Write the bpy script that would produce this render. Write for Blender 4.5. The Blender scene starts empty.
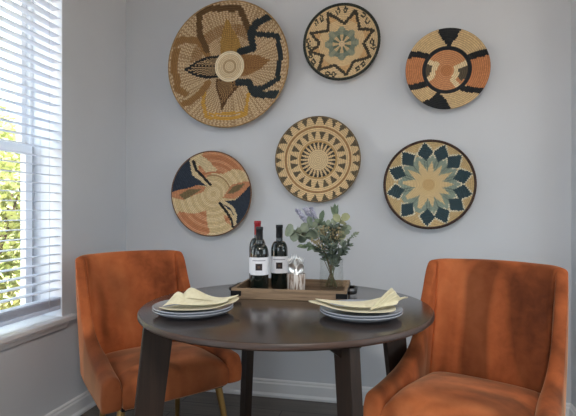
import bpy, bmesh, math, random
from mathutils import Vector, Matrix
C = bpy.context.scene.collection
sc = bpy.context.scene
PI = math.pi

# ------------------------------------------------------------------ camera
F, HX, HY, YAW, EYE = 470.0, 288.0, 209.5, 0.2185, 1.12
CA, SA = math.cos(YAW), math.sin(YAW)
FWD = Vector((-SA, CA, 0)); RGT = Vector((CA, SA, 0))
cam = bpy.data.cameras.new('camera'); camo = bpy.data.objects.new('camera', cam); C.objects.link(camo)
cam.sensor_fit = 'HORIZONTAL'; cam.sensor_width = 36.0
cam.lens = F / 576.0 * 36.0
cam.shift_y = (HY - 208.0) / 576.0
cam.clip_start = 0.05; cam.clip_end = 200
camo.location = (0, 0, EYE); camo.rotation_euler = (PI / 2, 0, YAW)
sc.camera = camo
sc.view_settings.view_transform = 'Standard'
sc.view_settings.look = 'None'
sc.view_settings.exposure = 0.0
sc.view_settings.gamma = 1.0
sc.view_settings.use_curve_mapping = False


def gp(lat, dep, z=0.0):
    """a point of the place from sideways / forward distance to the tripod"""
    p = FWD * dep + RGT * lat
    return Vector((p.x, p.y, z))


# ------------------------------------------------------------------ materials
def lin(c):
    return c / 12.92 if c <= 0.04045 else ((c + 0.055) / 1.055) ** 2.4


def S(r, g, b, k=1.0):
    return tuple(min(0.95, lin(v / 255.0) * k) for v in (r, g, b))


class NT:
    def __init__(self, name):
        self.m = bpy.data.materials.new(name); self.m.use_nodes = True
        self.t = self.m.node_tree; self.n = self.t.nodes; self.l = self.t.links
        self.b = self.n['Principled BSDF']; self.out = self.n['Material Output']

    def node(self, typ, **kw):
        o = self.n.new(typ)
        for k, v in kw.items():
            if k.startswith('i_'):
                o.inputs[k[2:].replace('_', ' ')].default_value = v
            else:
                setattr(o, k, v)
        return o

    def link(self, a, b):
        self.l.new(a, b)

    def set(self, **kw):
        for k, v in kw.items():
            s = self.b.inputs[k.replace('_', ' ')]
            if isinstance(v, tuple) and len(v) == 3:
                v = (*v, 1.0)
            s.default_value = v
        return self

    def ramp(self, fac, stops):
        r = self.node('ShaderNodeValToRGB')
        e = r.color_ramp.elements
        while len(e) < len(stops):
            e.new(0.5)
        for el, (p, c) in zip(e, stops):
            el.position = p
            el.color = (*c, 1.0) if isinstance(c, tuple) else (c, c, c, 1)
        self.link(fac, r.inputs['Fac'])
        return r.outputs['Color']

    def coords(self, scale=(1, 1, 1), rot=(0, 0, 0), kind='Object'):
        tc = self.node('ShaderNodeTexCoord'); mp = self.node('ShaderNodeMapping')
        mp.inputs['Scale'].default_value = scale; mp.inputs['Rotation'].default_value = rot
        self.link(tc.outputs[kind], mp.inputs['Vector'])
        return mp.outputs['Vector']

    def noise(self, vec, scale, detail=3.0, rough=0.5, dist=0.0):
        n = self.node('ShaderNodeTexNoise')
        n.inputs['Scale'].default_value = scale; n.inputs['Detail'].default_value = detail
        n.inputs['Roughness'].default_value = rough; n.inputs['Distortion'].default_value = dist
        self.link(vec, n.inputs['Vector'])
        return n.outputs['Fac']

    def bump(self, fac, strength, dist=0.002):
        b = self.node('ShaderNodeBump'); b.inputs['Strength'].default_value = strength
        b.inputs['Distance'].default_value = dist
        self.link(fac, b.inputs['Height']); self.link(b.outputs['Normal'], self.b.inputs['Normal'])


def plain(name, col, rough=0.5, metal=0.0, var=0.06, vscale=8.0, bump=0.0, bscale=200.0, **kw):
    t = NT(name); t.set(Roughness=rough, Metallic=metal, **kw)
    v = t.coords()
    f = t.noise(v, vscale, 4)
    lo = tuple(c * (1 - var) for c in col); hi = tuple(min(1, c * (1 + var)) for c in col)
    t.link(t.ramp(f, [(0.3, lo), (0.7, hi)]), t.b.inputs['Base Color'])
    if bump:
        t.bump(t.noise(v, bscale, 2), bump, 0.001)
    return t.m


def wood(name, c0, c1, rough=0.35, scale=(3, 40, 40), kind='Object', coat=0.0, bump=0.05):
    t = NT(name); v = t.coords(scale, kind=kind)
    f = t.noise(v, 1.0, 6, 0.6, 0.6)
    t.link(t.ramp(f, [(0.3, c0), (0.7, c1)]), t.b.inputs['Base Color'])
    t.set(Roughness=rough, Coat_Weight=coat, Coat_Roughness=0.2)
    t.bump(f, bump, 0.001)
    return t.m


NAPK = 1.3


def velvet(name, dark, mid, light, sheen=0.5):
    t = NT(name); v = t.coords((1, 1, 0.40))
    f = t.noise(v, 3.6, 3, 0.5, 0.6)
    f2 = t.noise(t.coords((1, 1, 1)), 21.0, 3, 0.6, 0.4)
    mx = t.node('ShaderNodeMath', operation='MULTIPLY_ADD')
    t.link(f2, mx.inputs[0]); mx.inputs[1].default_value = 0.25; t.link(f, mx.inputs[2])
    c = t.ramp(mx.outputs[0], [(0.42, dark), (0.62, mid), (0.85, light)])
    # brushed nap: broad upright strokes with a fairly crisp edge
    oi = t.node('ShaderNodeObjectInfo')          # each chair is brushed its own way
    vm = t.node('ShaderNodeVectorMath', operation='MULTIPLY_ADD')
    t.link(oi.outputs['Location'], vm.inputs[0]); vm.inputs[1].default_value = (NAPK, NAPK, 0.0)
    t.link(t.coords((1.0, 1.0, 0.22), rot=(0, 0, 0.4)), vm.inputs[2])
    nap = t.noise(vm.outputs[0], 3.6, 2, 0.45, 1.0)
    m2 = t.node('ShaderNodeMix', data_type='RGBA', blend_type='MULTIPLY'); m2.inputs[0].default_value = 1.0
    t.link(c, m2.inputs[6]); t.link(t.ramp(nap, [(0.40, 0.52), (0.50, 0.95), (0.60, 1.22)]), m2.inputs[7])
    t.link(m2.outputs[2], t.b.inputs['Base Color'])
    t.set(Roughness=0.75, Sheen_Weight=sheen, Sheen_Roughness=0.35, Sheen_Tint=(1.0, 0.62, 0.38), Specular_IOR_Level=0.15)
    t.bump(t.noise(t.coords((1, 1, 1)), 500, 2), 0.15, 0.0006)
    return t.m


def leafmat(name, a, b, rough=0.55, scale=30, trans=0.0):
    t = NT(name); f = t.noise(t.coords(), scale, 2)
    t.link(t.ramp(f, [(0.35, a), (0.65, b)]), t.b.inputs['Base Color']); t.set(Roughness=rough)
    return t.m


def thin_glass(name, tint=(1, 1, 1), mixin=0.06):
    t = NT(name)
    tr = t.node('ShaderNodeBsdfTransparent'); tr.inputs['Color'].default_value = (*tint, 1)
    gl = t.node('ShaderNodeBsdfGlossy'); gl.inputs['Roughness'].default_value = 0.02
    fr = t.node('ShaderNodeLayerWeight'); fr.inputs['Blend'].default_value = 0.5
    pw = t.node('ShaderNodeMath', operation='POWER'); pw.inputs[1].default_value = 4.05
    t.link(fr.outputs['Facing'], pw.inputs[0])
    ad = t.node('ShaderNodeMath', operation='MULTIPLY_ADD')
    t.link(pw.outputs[0], ad.inputs[0]); ad.inputs[1].default_value = 0.55; ad.inputs[2].default_value = mixin
    ms = t.node('ShaderNodeMixShader')
    t.link(ad.outputs[0], ms.inputs[0]); t.link(tr.outputs[0], ms.inputs[1]); t.link(gl.outputs[0], ms.inputs[2])
    t.link(ms.outputs[0], t.out.inputs['Surface'])
    return t.m


M = {}
M['wall'] = plain('wall_paint', (0.568, 0.584, 0.618), 0.75, var=0.02, vscale=3, bump=0.08, bscale=350)
M['ceil'] = plain('ceiling_paint', (0.75, 0.75, 0.74), 0.85, var=0.02)
M['trim'] = plain('white_trim_paint', (0.72, 0.72, 0.73), 0.4, var=0.02)
M['vinyl'] = plain('white_vinyl', (0.84, 0.87, 0.92), 0.35, var=0.02)
M['gasket'] = plain('dark_gasket', (0.03, 0.035, 0.04), 0.6)
M['slat'] = plain('white_blind_slat', (0.80, 0.82, 0.86), 0.4, var=0.02)
t = NT('blind_slat_vinyl'); t.set(Roughness=0.4, Base_Color=(0.82, 0.85, 0.90))
trl = t.node('ShaderNodeBsdfTranslucent'); trl.inputs['Color'].default_value = (0.80, 0.85, 0.95, 1)
ms = t.node('ShaderNodeMixShader'); ms.inputs[0].default_value = 0.42
t.link(t.b.outputs[0], ms.inputs[1]); t.link(trl.outputs[0], ms.inputs[2]); t.link(ms.outputs[0], t.out.inputs['Surface'])
M['slat'] = t.m
M['cord'] = plain('blind_cord', (0.75, 0.77, 0.80), 0.8)
M['pane'] = thin_glass('window_glass', (0.97, 0.99, 0.98), 0.0)
M['vase'] = thin_glass('clear_vase_glass', (0.97, 0.98, 0.975), 0.015)
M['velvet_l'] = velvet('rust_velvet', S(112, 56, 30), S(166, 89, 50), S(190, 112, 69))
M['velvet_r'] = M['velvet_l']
M['table_top'] = wood('espresso_wood_top', S(44, 35, 31), S(58, 46, 41), 0.19, (4, 45, 45), coat=0.35, bump=0.03)
M['table_edge'] = wood('espresso_wood_edge', S(44, 28, 20), S(76, 52, 40), 0.45, (6, 6, 90))
M['table_leg'] = wood('espresso_wood_leg', S(30, 20, 15), S(54, 38, 29), 0.5, (60, 60, 4))
M['brass'] = plain('brushed_brass', S(176, 142, 88), 0.32, 1.0, var=0.08, vscale=30)
M['black'] = plain('black_metal', (0.012, 0.012, 0.013), 0.45, 0.6)
M['tray'] = wood('weathered_tray_wood', S(98, 78, 60, 1.1), S(158, 132, 104, 1.1), 0.65, (5, 60, 60), bump=0.2)
M['tray_in'] = wood('weathered_tray_inside', S(84, 64, 48), S(128, 102, 78), 0.65, (5, 60, 60), bump=0.2)
M['plate'] = plain('grey_glaze', S(158, 163, 173), 0.25, var=0.03, vscale=20, Coat_Weight=0.4)
M['napkin'] = plain('cream_linen', S(220, 211, 180), 0.9, var=0.05, vscale=25, bump=0.25, bscale=900, Sheen_Weight=0.2)
t = NT('cream_linen_cloth'); f = t.noise(t.coords((1, 1, 1)), 45, 3, 0.55, 0.8)
t.link(t.ramp(f, [(0.3, S(212, 202, 168)), (0.7, S(228, 220, 190))]), t.b.inputs['Base Color']); t.set(Roughness=0.9, Sheen_Weight=0.2); t.bump(f, 0.5, 0.006)
M['napkin'] = t.m
M['bottle'] = plain('dark_green_glass', (0.006, 0.010, 0.008), 0.07, var=0.05, Coat_Weight=0.5)
M['foil_black'] = plain('black_foil', (0.016, 0.017, 0.02), 0.38, 0.3)
M['foil_red'] = plain('red_foil', (0.30, 0.010, 0.018), 0.35, 0.2)
M['label'] = plain('white_label_paper', (0.80, 0.80, 0.84), 0.7, var=0.02)
M['emblem'] = plain('brown_emblem_ink', (0.022, 0.012, 0.012), 0.6)
M['emblem2'] = plain('tan_emblem_ink', S(92, 66, 50), 0.6)
M['ink'] = plain('grey_ink', (0.30, 0.30, 0.36), 0.7)
M['steel'] = plain('polished_cutlery', (0.93, 0.92, 0.91), 0.36, 1.0, var=0.04)
M['stem'] = plain('green_stem', S(86, 92, 62), 0.6)
M['stem_br'] = plain('brown_stem', S(98, 78, 56), 0.6)
M['euc'] = leafmat('eucalyptus_leaf', S(112, 124, 106), S(142, 152, 130))
M['euc_y'] = leafmat('yellowish_leaf', S(138, 142, 104), S(158, 160, 122))
M['euc_d'] = leafmat('dark_leaf', S(66, 78, 70), S(100, 112, 98))
M['olive'] = leafmat('olive_leaf', S(88, 106, 84), S(118, 134, 108))
M['lav'] = leafmat('lavender_bud', S(140, 140, 160), S(172, 172, 190))
M['seed'] = leafmat('seed_bud', S(136, 120, 90), S(174, 162, 122))
M['grass'] = leafmat('lawn', S(120, 130, 70), S(176, 172, 110), 0.9, 3)
M['mulch'] = plain('pale_mulch', S(196, 172, 150), 0.9, var=0.25, vscale=14)
M['shrub'] = leafmat('shrub_leaf', S(170, 180, 122), S(222, 222, 172), 0.6, 1.5)
M['shrub_b'] = leafmat('pale_shrub_leaf', S(186, 194, 144), S(232, 230, 192), 0.6, 1.5)
M['bark'] = plain('bark', S(96, 80, 64), 0.9, var=0.3, vscale=20)

# floor: dark grey-brown planks running along the back wall
t = NT('dark_plank_floor')
v = t.coords((1, 1, 1))
br = t.node('ShaderNodeTexBrick'); t.link(v, br.inputs['Vector'])
br.inputs['Color1'].default_value = (0.100, 0.084, 0.072, 1); br.inputs['Color2'].default_value = (0.160, 0.138, 0.120, 1)
br.inputs['Mortar'].default_value = (0.015, 0.012, 0.010, 1); br.inputs['Scale'].default_value = 1.0
br.inputs['Brick Width'].default_value = 1.2; br.inputs['Row Height'].default_value = 0.15; br.inputs['Mortar Size'].default_value = 0.003
g = t.noise(t.coords((2, 40, 1)), 1.0, 6, 0.6, 0.5)
mx = t.node('ShaderNodeMix', data_type='RGBA', blend_type='MULTIPLY')
mx.inputs[0].default_value = 0.8
t.link(br.outputs['Color'], mx.inputs[6]); t.link(t.ramp(g, [(0.25, 0.45), (0.75, 1.35)]), mx.inputs[7])
t.link(mx.outputs[2], t.b.inputs['Base Color']); t.set(Roughness=0.4); t.bump(g, 0.08, 0.001)
M['floor'] = t.m


# ------------------------------------------------------------------ mesh tools
class MB:
    def __init__(self):
        self.v = []; self.f = []; self.mi = []; self.col = []

    def add(self, vs, fs, mi=0, cols=None):
        o = len(self.v); self.v += [tuple(p) for p in vs]
        for i, f in enumerate(fs):
            self.f.append(tuple(o + k for k in f)); self.mi.append(mi)
            if cols is not None:
                self.col.append(cols[i])
        return self

    def box(self, a, b, mi=0):
        x0, y0, z0 = a; x1, y1, z1 = b
        vs = [(x0, y0, z0), (x1, y0, z0), (x1, y1, z0), (x0, y1, z0), (x0, y0, z1), (x1, y0, z1), (x1, y1, z1), (x0, y1, z1)]
        return self.add(vs, [(3, 2, 1, 0), (4, 5, 6, 7), (0, 1, 5, 4), (1, 2, 6, 5), (2, 3, 7, 6), (3, 0, 4, 7)], mi)

    def prism(self, pts, axis, a, b, mi=0):
        """closed outline pts (2D) swept along an axis between a and b"""
        def p3(p, d):
            return {'x': (d, p[0], p[1]), 'y': (p[0], d, p[1]), 'z': (p[0], p[1], d)}[axis]
        n = len(pts)
        vs = [p3(p, a) for p in pts] + [p3(p, b) for p in pts]
        fs = [(i, (i + 1) % n, n + (i + 1) % n, n + i) for i in range(n)]
        fs += [tuple(range(n - 1, -1, -1)), tuple(range(n, 2 * n))]
        return self.add(vs, fs, mi)

    def lathe(self, prof, seg=48, mi=0, mif=None, c=(0, 0, 0)):
        """prof: (r, z) list; r = 0 ends are closed"""
        vs = []; idx = []
        for r, z in prof:
            if r < 1e-6:
                idx.append([len(vs)] * seg); vs.append((c[0], c[1], c[2] + z))
            else:
                row = []
                for k in range(seg):
                    a = 2 * PI * k / seg
                    row.append(len(vs)); vs.append((c[0] + r * math.cos(a), c[1] + r * math.sin(a), c[2] + z))
                idx.append(row)
        o = len(self.v); self.v += vs
        for j in range(len(prof) - 1):
            A, B = idx[j], idx[j + 1]
            for k in range(seg):
                q = (k + 1) % seg
                f = []
                for w in (A[k], A[q], B[q], B[k]):
                    if w not in f:
                        f.append(w)
                if len(f) > 2:
                    self.f.append(tuple(o + w for w in f)); self.mi.append(mif(j) if mif else mi)
        return self

    def tube(self, path, rad, seg=8, mi=0, flat=1.0):
        path = [Vector(p) for p in path]; n = len(path)
        if not isinstance(rad, (list, tuple)):
            rad = [rad] * n
        vs = []; prev = None
        for i, p in enumerate(path):
            d = (path[min(i + 1, n - 1)] - path[max(i - 1, 0)]).normalized()
            u = d.cross(Vector((0, 0, 1)) if abs(d.z) < 0.95 else Vector((1, 0, 0))) if prev is None else prev - d * prev.dot(d)
            u.normalize(); prev = u; w = d.cross(u)
            for k in range(seg):
                a = 2 * PI * k / seg
                vs.append(p + u * (math.cos(a) * rad[i]) + w * (math.sin(a) * rad[i] * flat))
        fs = []
        for i in range(n - 1):
            for k in range(seg):
                q = (k + 1) % seg
                fs.append((i * seg + k, i * seg + q, (i + 1) * seg + q, (i + 1) * seg + k))
        fs += [tuple(range(seg - 1, -1, -1)), tuple((n - 1) * seg + k for k in range(seg))]
        return self.add(vs, fs, mi)

    def ball(self, c, r, seg=8, ring=5, mi=0, sc3=(1, 1, 1)):
        prof = [(math.sin(PI * i / ring) * r * sc3[0], -math.cos(PI * i / ring) * r * sc3[2]) for i in range(ring + 1)]
        prof[0] = (0, prof[0][1]); prof[-1] = (0, prof[-1][1])
        return self.lathe(prof, seg, mi, None, c)

    def build(self, name, mats, parent=None, smooth=True, bevel=0.0, subsurf=0, solid=0.0, loc=None, fixn=True, angle=None):
        me = bpy.data.meshes.new(name)
        me.from_pydata(self.v, [], self.f)
        if not isinstance(mats, (list, tuple)):
            mats = [mats]
        for m in mats:
            me.materials.append(m)
        me.polygons.foreach_set('material_index', self.mi)
        if self.col:
            ca = me.color_attributes.new('weave', 'FLOAT_COLOR', 'CORNER')
            buf = []
            for p, c in zip(me.polygons, self.col):
                buf += [c[0], c[1], c[2], 1.0] * p.loop_total
            ca.data.foreach_set('color', buf)
        if fixn:
            bm = bmesh.new(); bm.from_mesh(me); bmesh.ops.recalc_face_normals(bm, faces=bm.faces); bm.to_mesh(me); bm.free()
        me.polygons.foreach_set('use_smooth', [bool(smooth)] * len(me.polygons))
        if smooth and angle:
            me.set_sharp_from_angle(angle=math.radians(angle))
        o = bpy.data.objects.new(name, me); C.objects.link(o)
        if parent is not None:
            o.parent = parent
        if loc is not None:
            o.location = loc
        if bevel:
            b = o.modifiers.new('bevel', 'BEVEL'); b.width = bevel; b.segments = 2; b.limit_method = 'ANGLE'
        if solid:
            s = o.modifiers.new('solid', 'SOLIDIFY'); s.thickness = solid; s.offset = 0
        if subsurf:
            s = o.modifiers.new('sub', 'SUBSURF'); s.levels = subsurf; s.render_levels = subsurf
        return o


def tag(o, label, cat, group=None, kind=None):
    o['label'] = label; o['category'] = cat
    if group: o['group'] = group
    if kind: o['kind'] = kind
    return o


def thing(name, label, cat, loc=(0, 0, 0), rotz=0.0, group=None):
    o = bpy.data.objects.new(name, None); C.objects.link(o)
    o.empty_display_size = 0.05
    o.location = loc; o.rotation_euler = (0, 0, rotz)
    return tag(o, label, cat, group)


def struct(o, label=None, cat=None):
    o['kind'] = 'structure'
    if label: o['label'] = label
    if cat: o['category'] = cat
    return o


def dup(root, loc, rotz, label, group=None):
    r = root.copy(); C.objects.link(r); r.location = loc; r.rotation_euler = (0, 0, rotz); r['label'] = label
    if group: r['group'] = group
    for ch in list(root.children):
        c = ch.copy(); C.objects.link(c); c.parent = r
        for gch in list(ch.children):
            d = gch.copy(); C.objects.link(d); d.parent = c
    return r


# ------------------------------------------------------------------ the room
XL, XR, YB, YF, ZC = -1.682, 0.920, 2.740, -2.4, 2.70
XE, YS = 3.0, 2.60        # room widened and right wall cut short so the added light reaches in
WT = 0.24
W1 = (1.22, 2.141, 0.535, 2.46)       # the window by the table
W2 = (-1.35, 0.25, 0.535, 2.46)       # unseen next window along the wall, added for daylight from the left

struct(MB().box((XL - WT, YF - 0.15, -0.12), (XE + 0.15, YB + 0.15, 0)).build('floor', M['floor'], smooth=False), 'dark grey brown plank floor of the dining nook', 'floor')
struct(MB().box((XL - WT, YF - 0.15, ZC), (XE + 0.15, YB + 0.15, ZC + 0.12)).build('ceiling', M['ceil'], smooth=False), 'white painted ceiling over the dining nook', 'ceiling')
struct(MB().box((XL - WT, YB, 0), (XE + 0.15, YB + 0.15, ZC)).build('wall_back', M['wall'], smooth=False), 'pale grey back wall hung with woven baskets', 'wall')
struct(MB().box((XR, YS, 0), (XR + 0.14, YB, ZC)).build('wall_right', M['wall'], smooth=False), 'pale grey right wall at the right edge, cut short for the light', 'wall')
RW = (0.05, 2.35, 0.80, 2.45)      # unseen window added in the far right wall to light the left side
fm = MB()
fm.box((XE, YF, 0), (XE + 0.15, RW[0], ZC)); fm.box((XE, RW[1], 0), (XE + 0.15, YB, ZC)); fm.box((XE, RW[0], RW[3]), (XE + 0.15, RW[1], ZC)); fm.box((XE, RW[0], 0), (XE + 0.15, RW[1], RW[2]))
struct(fm.build('wall_far_right', M['wall'], smooth=False), 'pale grey unseen wall with an added window on the far right side of the room', 'wall')
pd = bpy.data.objects.new('added_window_4', None); C.objects.link(pd); pd.location = (XE + 0.08, 0, 0); struct(pd, 'white framed window added out of view in the far right wall', 'window')
fm = MB()
for i in range(3):
    ya = RW[0] + 0.03 + (RW[1] - RW[0] - 0.06) * i / 2
    fm.box((-0.03, ya - 0.03, RW[2]), (0.03, ya + 0.03, RW[3]))
fm.box((-0.03, RW[0], RW[3] - 0.06), (0.03, RW[1], RW[3])); fm.box((-0.03, RW[0], RW[2]), (0.03, RW[1], RW[2] + 0.06))
fm.build('window_frame', M['vinyl'], pd, smooth=False)
MB().box((-0.003, RW[0] + 0.06, RW[2] + 0.06), (0.003, RW[1] - 0.06, RW[3] - 0.06)).build('glass_pane', M['pane'], pd, smooth=False)
DW = (-1.35, 0.20, 0.95, 2.42)      # unseen wide window added behind the camera for soft daylight
fm = MB()
fm.box((XL - WT, YF - 0.15, 0), (DW[0], YF, ZC)); fm.box((DW[1], YF - 0.15, 0), (XE + 0.15, YF, ZC)); fm.box((DW[0], YF - 0.15, DW[3]), (DW[1], YF, ZC)); fm.box((DW[0], YF - 0.15, 0), (DW[1], YF, DW[2]))
struct(fm.build('wall_front', M['wall'], smooth=False), 'pale grey wall with an added wide window facing the baskets', 'wall')
pd = bpy.data.objects.new('added_window_3', None); C.objects.link(pd); pd.location = (0, YF - 0.08, 0); struct(pd, 'wide white framed window added behind the camera for soft daylight', 'window')
fm = MB()
for i in range(3):
    xa = DW[0] + 0.03 + (DW[1] - DW[0] - 0.06) * i / 2
    fm.box((xa - 0.03, -0.03, DW[2]), (xa + 0.03, 0.03, DW[3]))
fm.box((DW[0], -0.03, DW[3] - 0.06), (DW[1], 0.03, DW[3])); fm.box((DW[0], -0.03, DW[2]), (DW[1], 0.03, DW[2] + 0.06))
fm.build('window_frame', M['vinyl'], pd, smooth=False)
MB().box((DW[0] + 0.06, -0.003, DW[2] + 0.06), (DW[1] - 0.06, 0.003, DW[3] - 0.06)).build('glass_pane', M['pane'], pd, smooth=False)
w = MB()
ys = [YF, W2[0], W2[1], W1[0], W1[1], YB]
for i in range(5):
    if i in (1, 3):
        q = W2 if i == 1 else W1
        w.box((XL - WT, ys[i], 0), (XL, ys[i + 1], q[2])); w.box((XL - WT, ys[i], q[3]), (XL, ys[i + 1], ZC))
    else:
        w.box((XL - WT, ys[i], 0), (XL, ys[i + 1], ZC))
struct(w.build('wall_left', M['wall'], smooth=False), 'pale grey wall with the window and blind', 'wall')

# baseboards with a stepped moulded top and a shoe strip
prof = [(0, 0), (0.026, 0), (0.026, 0.012), (0.015, 0.024), (0.015, 0.076), (0.010, 0.084), (0.010, 0.092), (0.005, 0.100), (0, 0.100)]
struct(MB().prism([(YB - d, z) for d, z in prof], 'x', XL, XR).build('baseboard_back', M['trim'], smooth=False), 'white baseboard along the back wall', 'baseboard')
struct(MB().prism([(XL + d, z) for d, z in prof], 'y', YF, YB).build('baseboard_left', M['trim'], smooth=False), 'white baseboard along the window wall', 'baseboard')
struct(MB().prism([(XR - d, z) for d, z in prof], 'y', YS, YB).build('baseboard_right', M['trim'], smooth=False), 'white baseboard along the right wall', 'baseboard')


def window(name, q, label):
    y0, y1, z0, z1 = q
    root = bpy.data.objects.new(name, None); C.objects.link(root); root.location = (XL, (y0 + y1) / 2, z0)
    struct(root, label, 'window')
    ox, oy, oz = root.location

    def bx(m, a, b):
        return m.box((a[0] - ox, a[1] - oy, a[2] - oz), (b[0] - ox, b[1] - oy, b[2] - oz))
    # jamb lining of the recess
    j = MB()
    bx(j, (XL - WT, y0, z0), (XL, y0 + 0.004, z1)); bx(j, (XL - WT, y1 - 0.004, z0), (XL, y1, z1)); bx(j, (XL - WT, y0, z1 - 0.012), (XL, y1, z1))
    j.build('jamb_lining', M['vinyl'], root, smooth=False)
    zs = z0 + 0.028                    # stool top
    zm = 1.455
    fx0, fx1 = XL - WT + 0.005, XL - 0.165
    ft = MB()                          # outer frame
    bx(ft, (fx0, y0 + 0.004, zs), (fx0 + 0.06, y0 + 0.024, z1 - 0.012)); bx(ft, (fx0, y1 - 0.024, zs), (fx0 + 0.06, y1 - 0.004, z1 - 0.012))
    bx(ft, (fx0, y0 + 0.004, z1 - 0.06), (fx0 + 0.06, y1 - 0.004, z1 - 0.012))
    ft.build('window_frame', M['vinyl'], root, smooth=False)
    ls = MB()                          # lower sash, nearer the room
    ya, yb = y0 + 0.020, y1 - 0.020
    bx(ls, (fx1 - 0.020, ya, zs), (fx1, ya + 0.046, zm)); bx(ls, (fx1 - 0.020, yb - 0.046, zs), (fx1, yb, zm))
    bx(ls, (fx1 - 0.020, ya + 0.046, zs), (fx1, yb - 0.046, zs + 0.06)); bx(ls, (fx1 - 0.020, ya + 0.046, zm - 0.042), (fx1, yb - 0.046, zm))
    ls.build('lower_sash', M['vinyl'], root, smooth=False)
    gs = MB()
    bx(gs, (fx1 - 0.012, y1 - 0.020, zs), (fx1 - 0.008, y1 - 0.008, zm)); bx(gs, (fx1 - 0.030, y0 + 0.0045, zs), (fx1 - 0.002, y0 + 0.020, zm))
    bx(gs, (fx1 - 0.060, y1 - 0.020, zm), (fx1 - 0.037, y1 - 0.004, z1 - 0.06))
    gs.build('gasket', M['gasket'], root, smooth=False)
    us = MB()
    bx(us, (fx1 - 0.070, ya, zm), (fx1 - 0.036, ya + 0.035, z1 - 0.05)); bx(us, (fx1 - 0.070, yb - 0.035, zm), (fx1 - 0.036, yb, z1 - 0.05))
    bx(us, (fx1 - 0.070, ya, zm - 0.03), (fx1 - 0.036, yb, zm + 0.012)); bx(us, (fx1 - 0.070, ya, z1 - 0.09), (fx1 - 0.036, yb, z1 - 0.05))
    us.build('upper_sash', M['vinyl'], root, smooth=False)
    pn = MB()
    bx(pn, (fx1 - 0.013, ya + 0.044, zs + 0.058), (fx1 - 0.010, yb - 0.044, zm - 0.04)); bx(pn, (fx1 - 0.054, ya + 0.033, zm + 0.01), (fx1 - 0.051, yb - 0.033, z1 - 0.088))
    pn.build('glass_pane', M['pane'], root, smooth=False)
    st = MB()                          # stool with horns, and a stepped apron
    bx(st, (XL - WT, y0, z0), (XL, y1, zs)); bx(st, (XL, y0 - 0.07, z0 + 0.004), (XL + 0.042, y1 + 0.07, zs))
    st.build('window_sill', M['trim'], root, smooth=False, bevel=0.004)
    ap = MB()
    ap.prism([(XL - ox, z0 + 0.004 - oz), (XL + 0.030 - ox, z0 + 0.004 - oz), (XL + 0.030 - ox, z0 - 0.008 - oz), (XL + 0.022 - ox, z0 - 0.012 - oz), (XL + 0.016 - ox, z0 - 0.030 - oz), (XL + 0.008 - ox, z0 - 0.034 - oz), (XL - ox, z0 - 0.036 - oz)], 'y', y0 - 0.012 - oy, y1 + 0.012 - oy)
    ap.build('sill_apron', M['trim'], root, smooth=False)
    return root


window('window_1', W1, 'white double hung window behind the slatted blind')
window('added_window_2', W2, 'unseen second white double hung window added nearer the camera for daylight')

# venetian blind
bl = thing('venetian_blind', 'white horizontal slat blind hanging in the window recess', 'blind', (XL - 0.031, (W1[0] + W1[1]) / 2, W1[2] + 0.028))
bx0, by0, bz0 = bl.location
hw = (W1[1] - W1[0]) / 2 - 0.007
sl = MB()
z = 0.10
while z < 1.83:
    a = math.radians(-1.0)
    n = 5; vs = []
    for s in (-1, 1):
        for i in range(n):
            x = (i / (n - 1) - 0.5) * 0.050
            zz = z + x * math.tan(a) - 0.0022 * ((i / (n - 1) - 0.5) * 2) ** 2
            vs += [(x, s * hw, zz - 0.0013), (x, s * hw, zz + 0.0013)]
    fs = []
    for i in range(n - 1):
        p, q = 2 * i, 2 * i + 2; P, Q = p + 2 * n, q + 2 * n
        fs += [(p, q, Q, P), (p + 1, P + 1, Q + 1, q + 1), (p, p + 1, q + 1, q), (P, Q, Q + 1, P + 1)]
    fs += [(0, 2 * n, 2 * n + 1, 1), (2 * n - 2, 2 * n - 1, 4 * n - 1, 4 * n - 2)]
    sl.add(vs, fs)
    z += 0.0454
sl.build('slats', M['slat'], bl, smooth=False)
sk = MB()
for k in range(6):
    zz = 0.062 + 0.0055 * k
    sk.box((-0.025 + 0.001 * (k % 2), -hw, zz), (0.025 + 0.001 * (k % 2), hw, zz + 0.0028))
sk.build('stacked_slats', M['slat'], bl, smooth=False)
MB().box((-0.025, -hw, 0.038), (0.026, hw, 0.059)).build('bottom_rail', M['slat'], bl, smooth=False, bevel=0.003)
MB().box((-0.03, -hw + 0.003, 1.832), (0.03, hw - 0.003, 1.880)).build('headrail', M['slat'], bl, smooth=False, bevel=0.003)
for yy in (-hw + 0.085, 0.0, hw - 0.085):
    cd = MB()
    for xx in (-0.0265, 0.0275):
        cd.tube([(xx, yy, 0.045), (xx, yy, 1.84)], 0.0011, 6)
    cd.build('ladder_cord', M['cord'], bl)

# ------------------------------------------------------------------ baskets
t = NT('woven_fibre')
at = t.node('ShaderNodeAttribute', attribute_name='weave')
f = t.noise(t.coords(), 260, 2)
mx = t.node('ShaderNodeMix', data_type='RGBA', blend_type='MULTIPLY'); mx.inputs[0].default_value = 1.0
t.link(at.outputs['Color'], mx.inputs[6]); t.link(t.ramp(f, [(0.3, 0.80), (0.7, 1.12)]), mx.inputs[7])
t.link(mx.outputs[2], t.b.inputs['Base Color']); t.set(Roughness=0.8, Specular_IOR_Level=0.2)
t.bump(f, 0.3, 0.0015)
M['weave'] = t.m
BK = 1.12


def B(r, g, b):
    return S(r, g, b, BK)


def segd(p, a, b):
    ax, ay = a; bx, by = b; px, py = p
    dx, dy = bx - ax, by - ay
    L = dx * dx + dy * dy
    k = 0 if L == 0 else max(0, min(1, ((px - ax) * dx + (py - ay) * dy) / L))
    return math.hypot(px - ax - k * dx, py - ay - k * dy)


def pold(p, pl):
    return min(segd(p, pl[i], pl[i + 1]) for i in range(len(pl) - 1))


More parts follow.
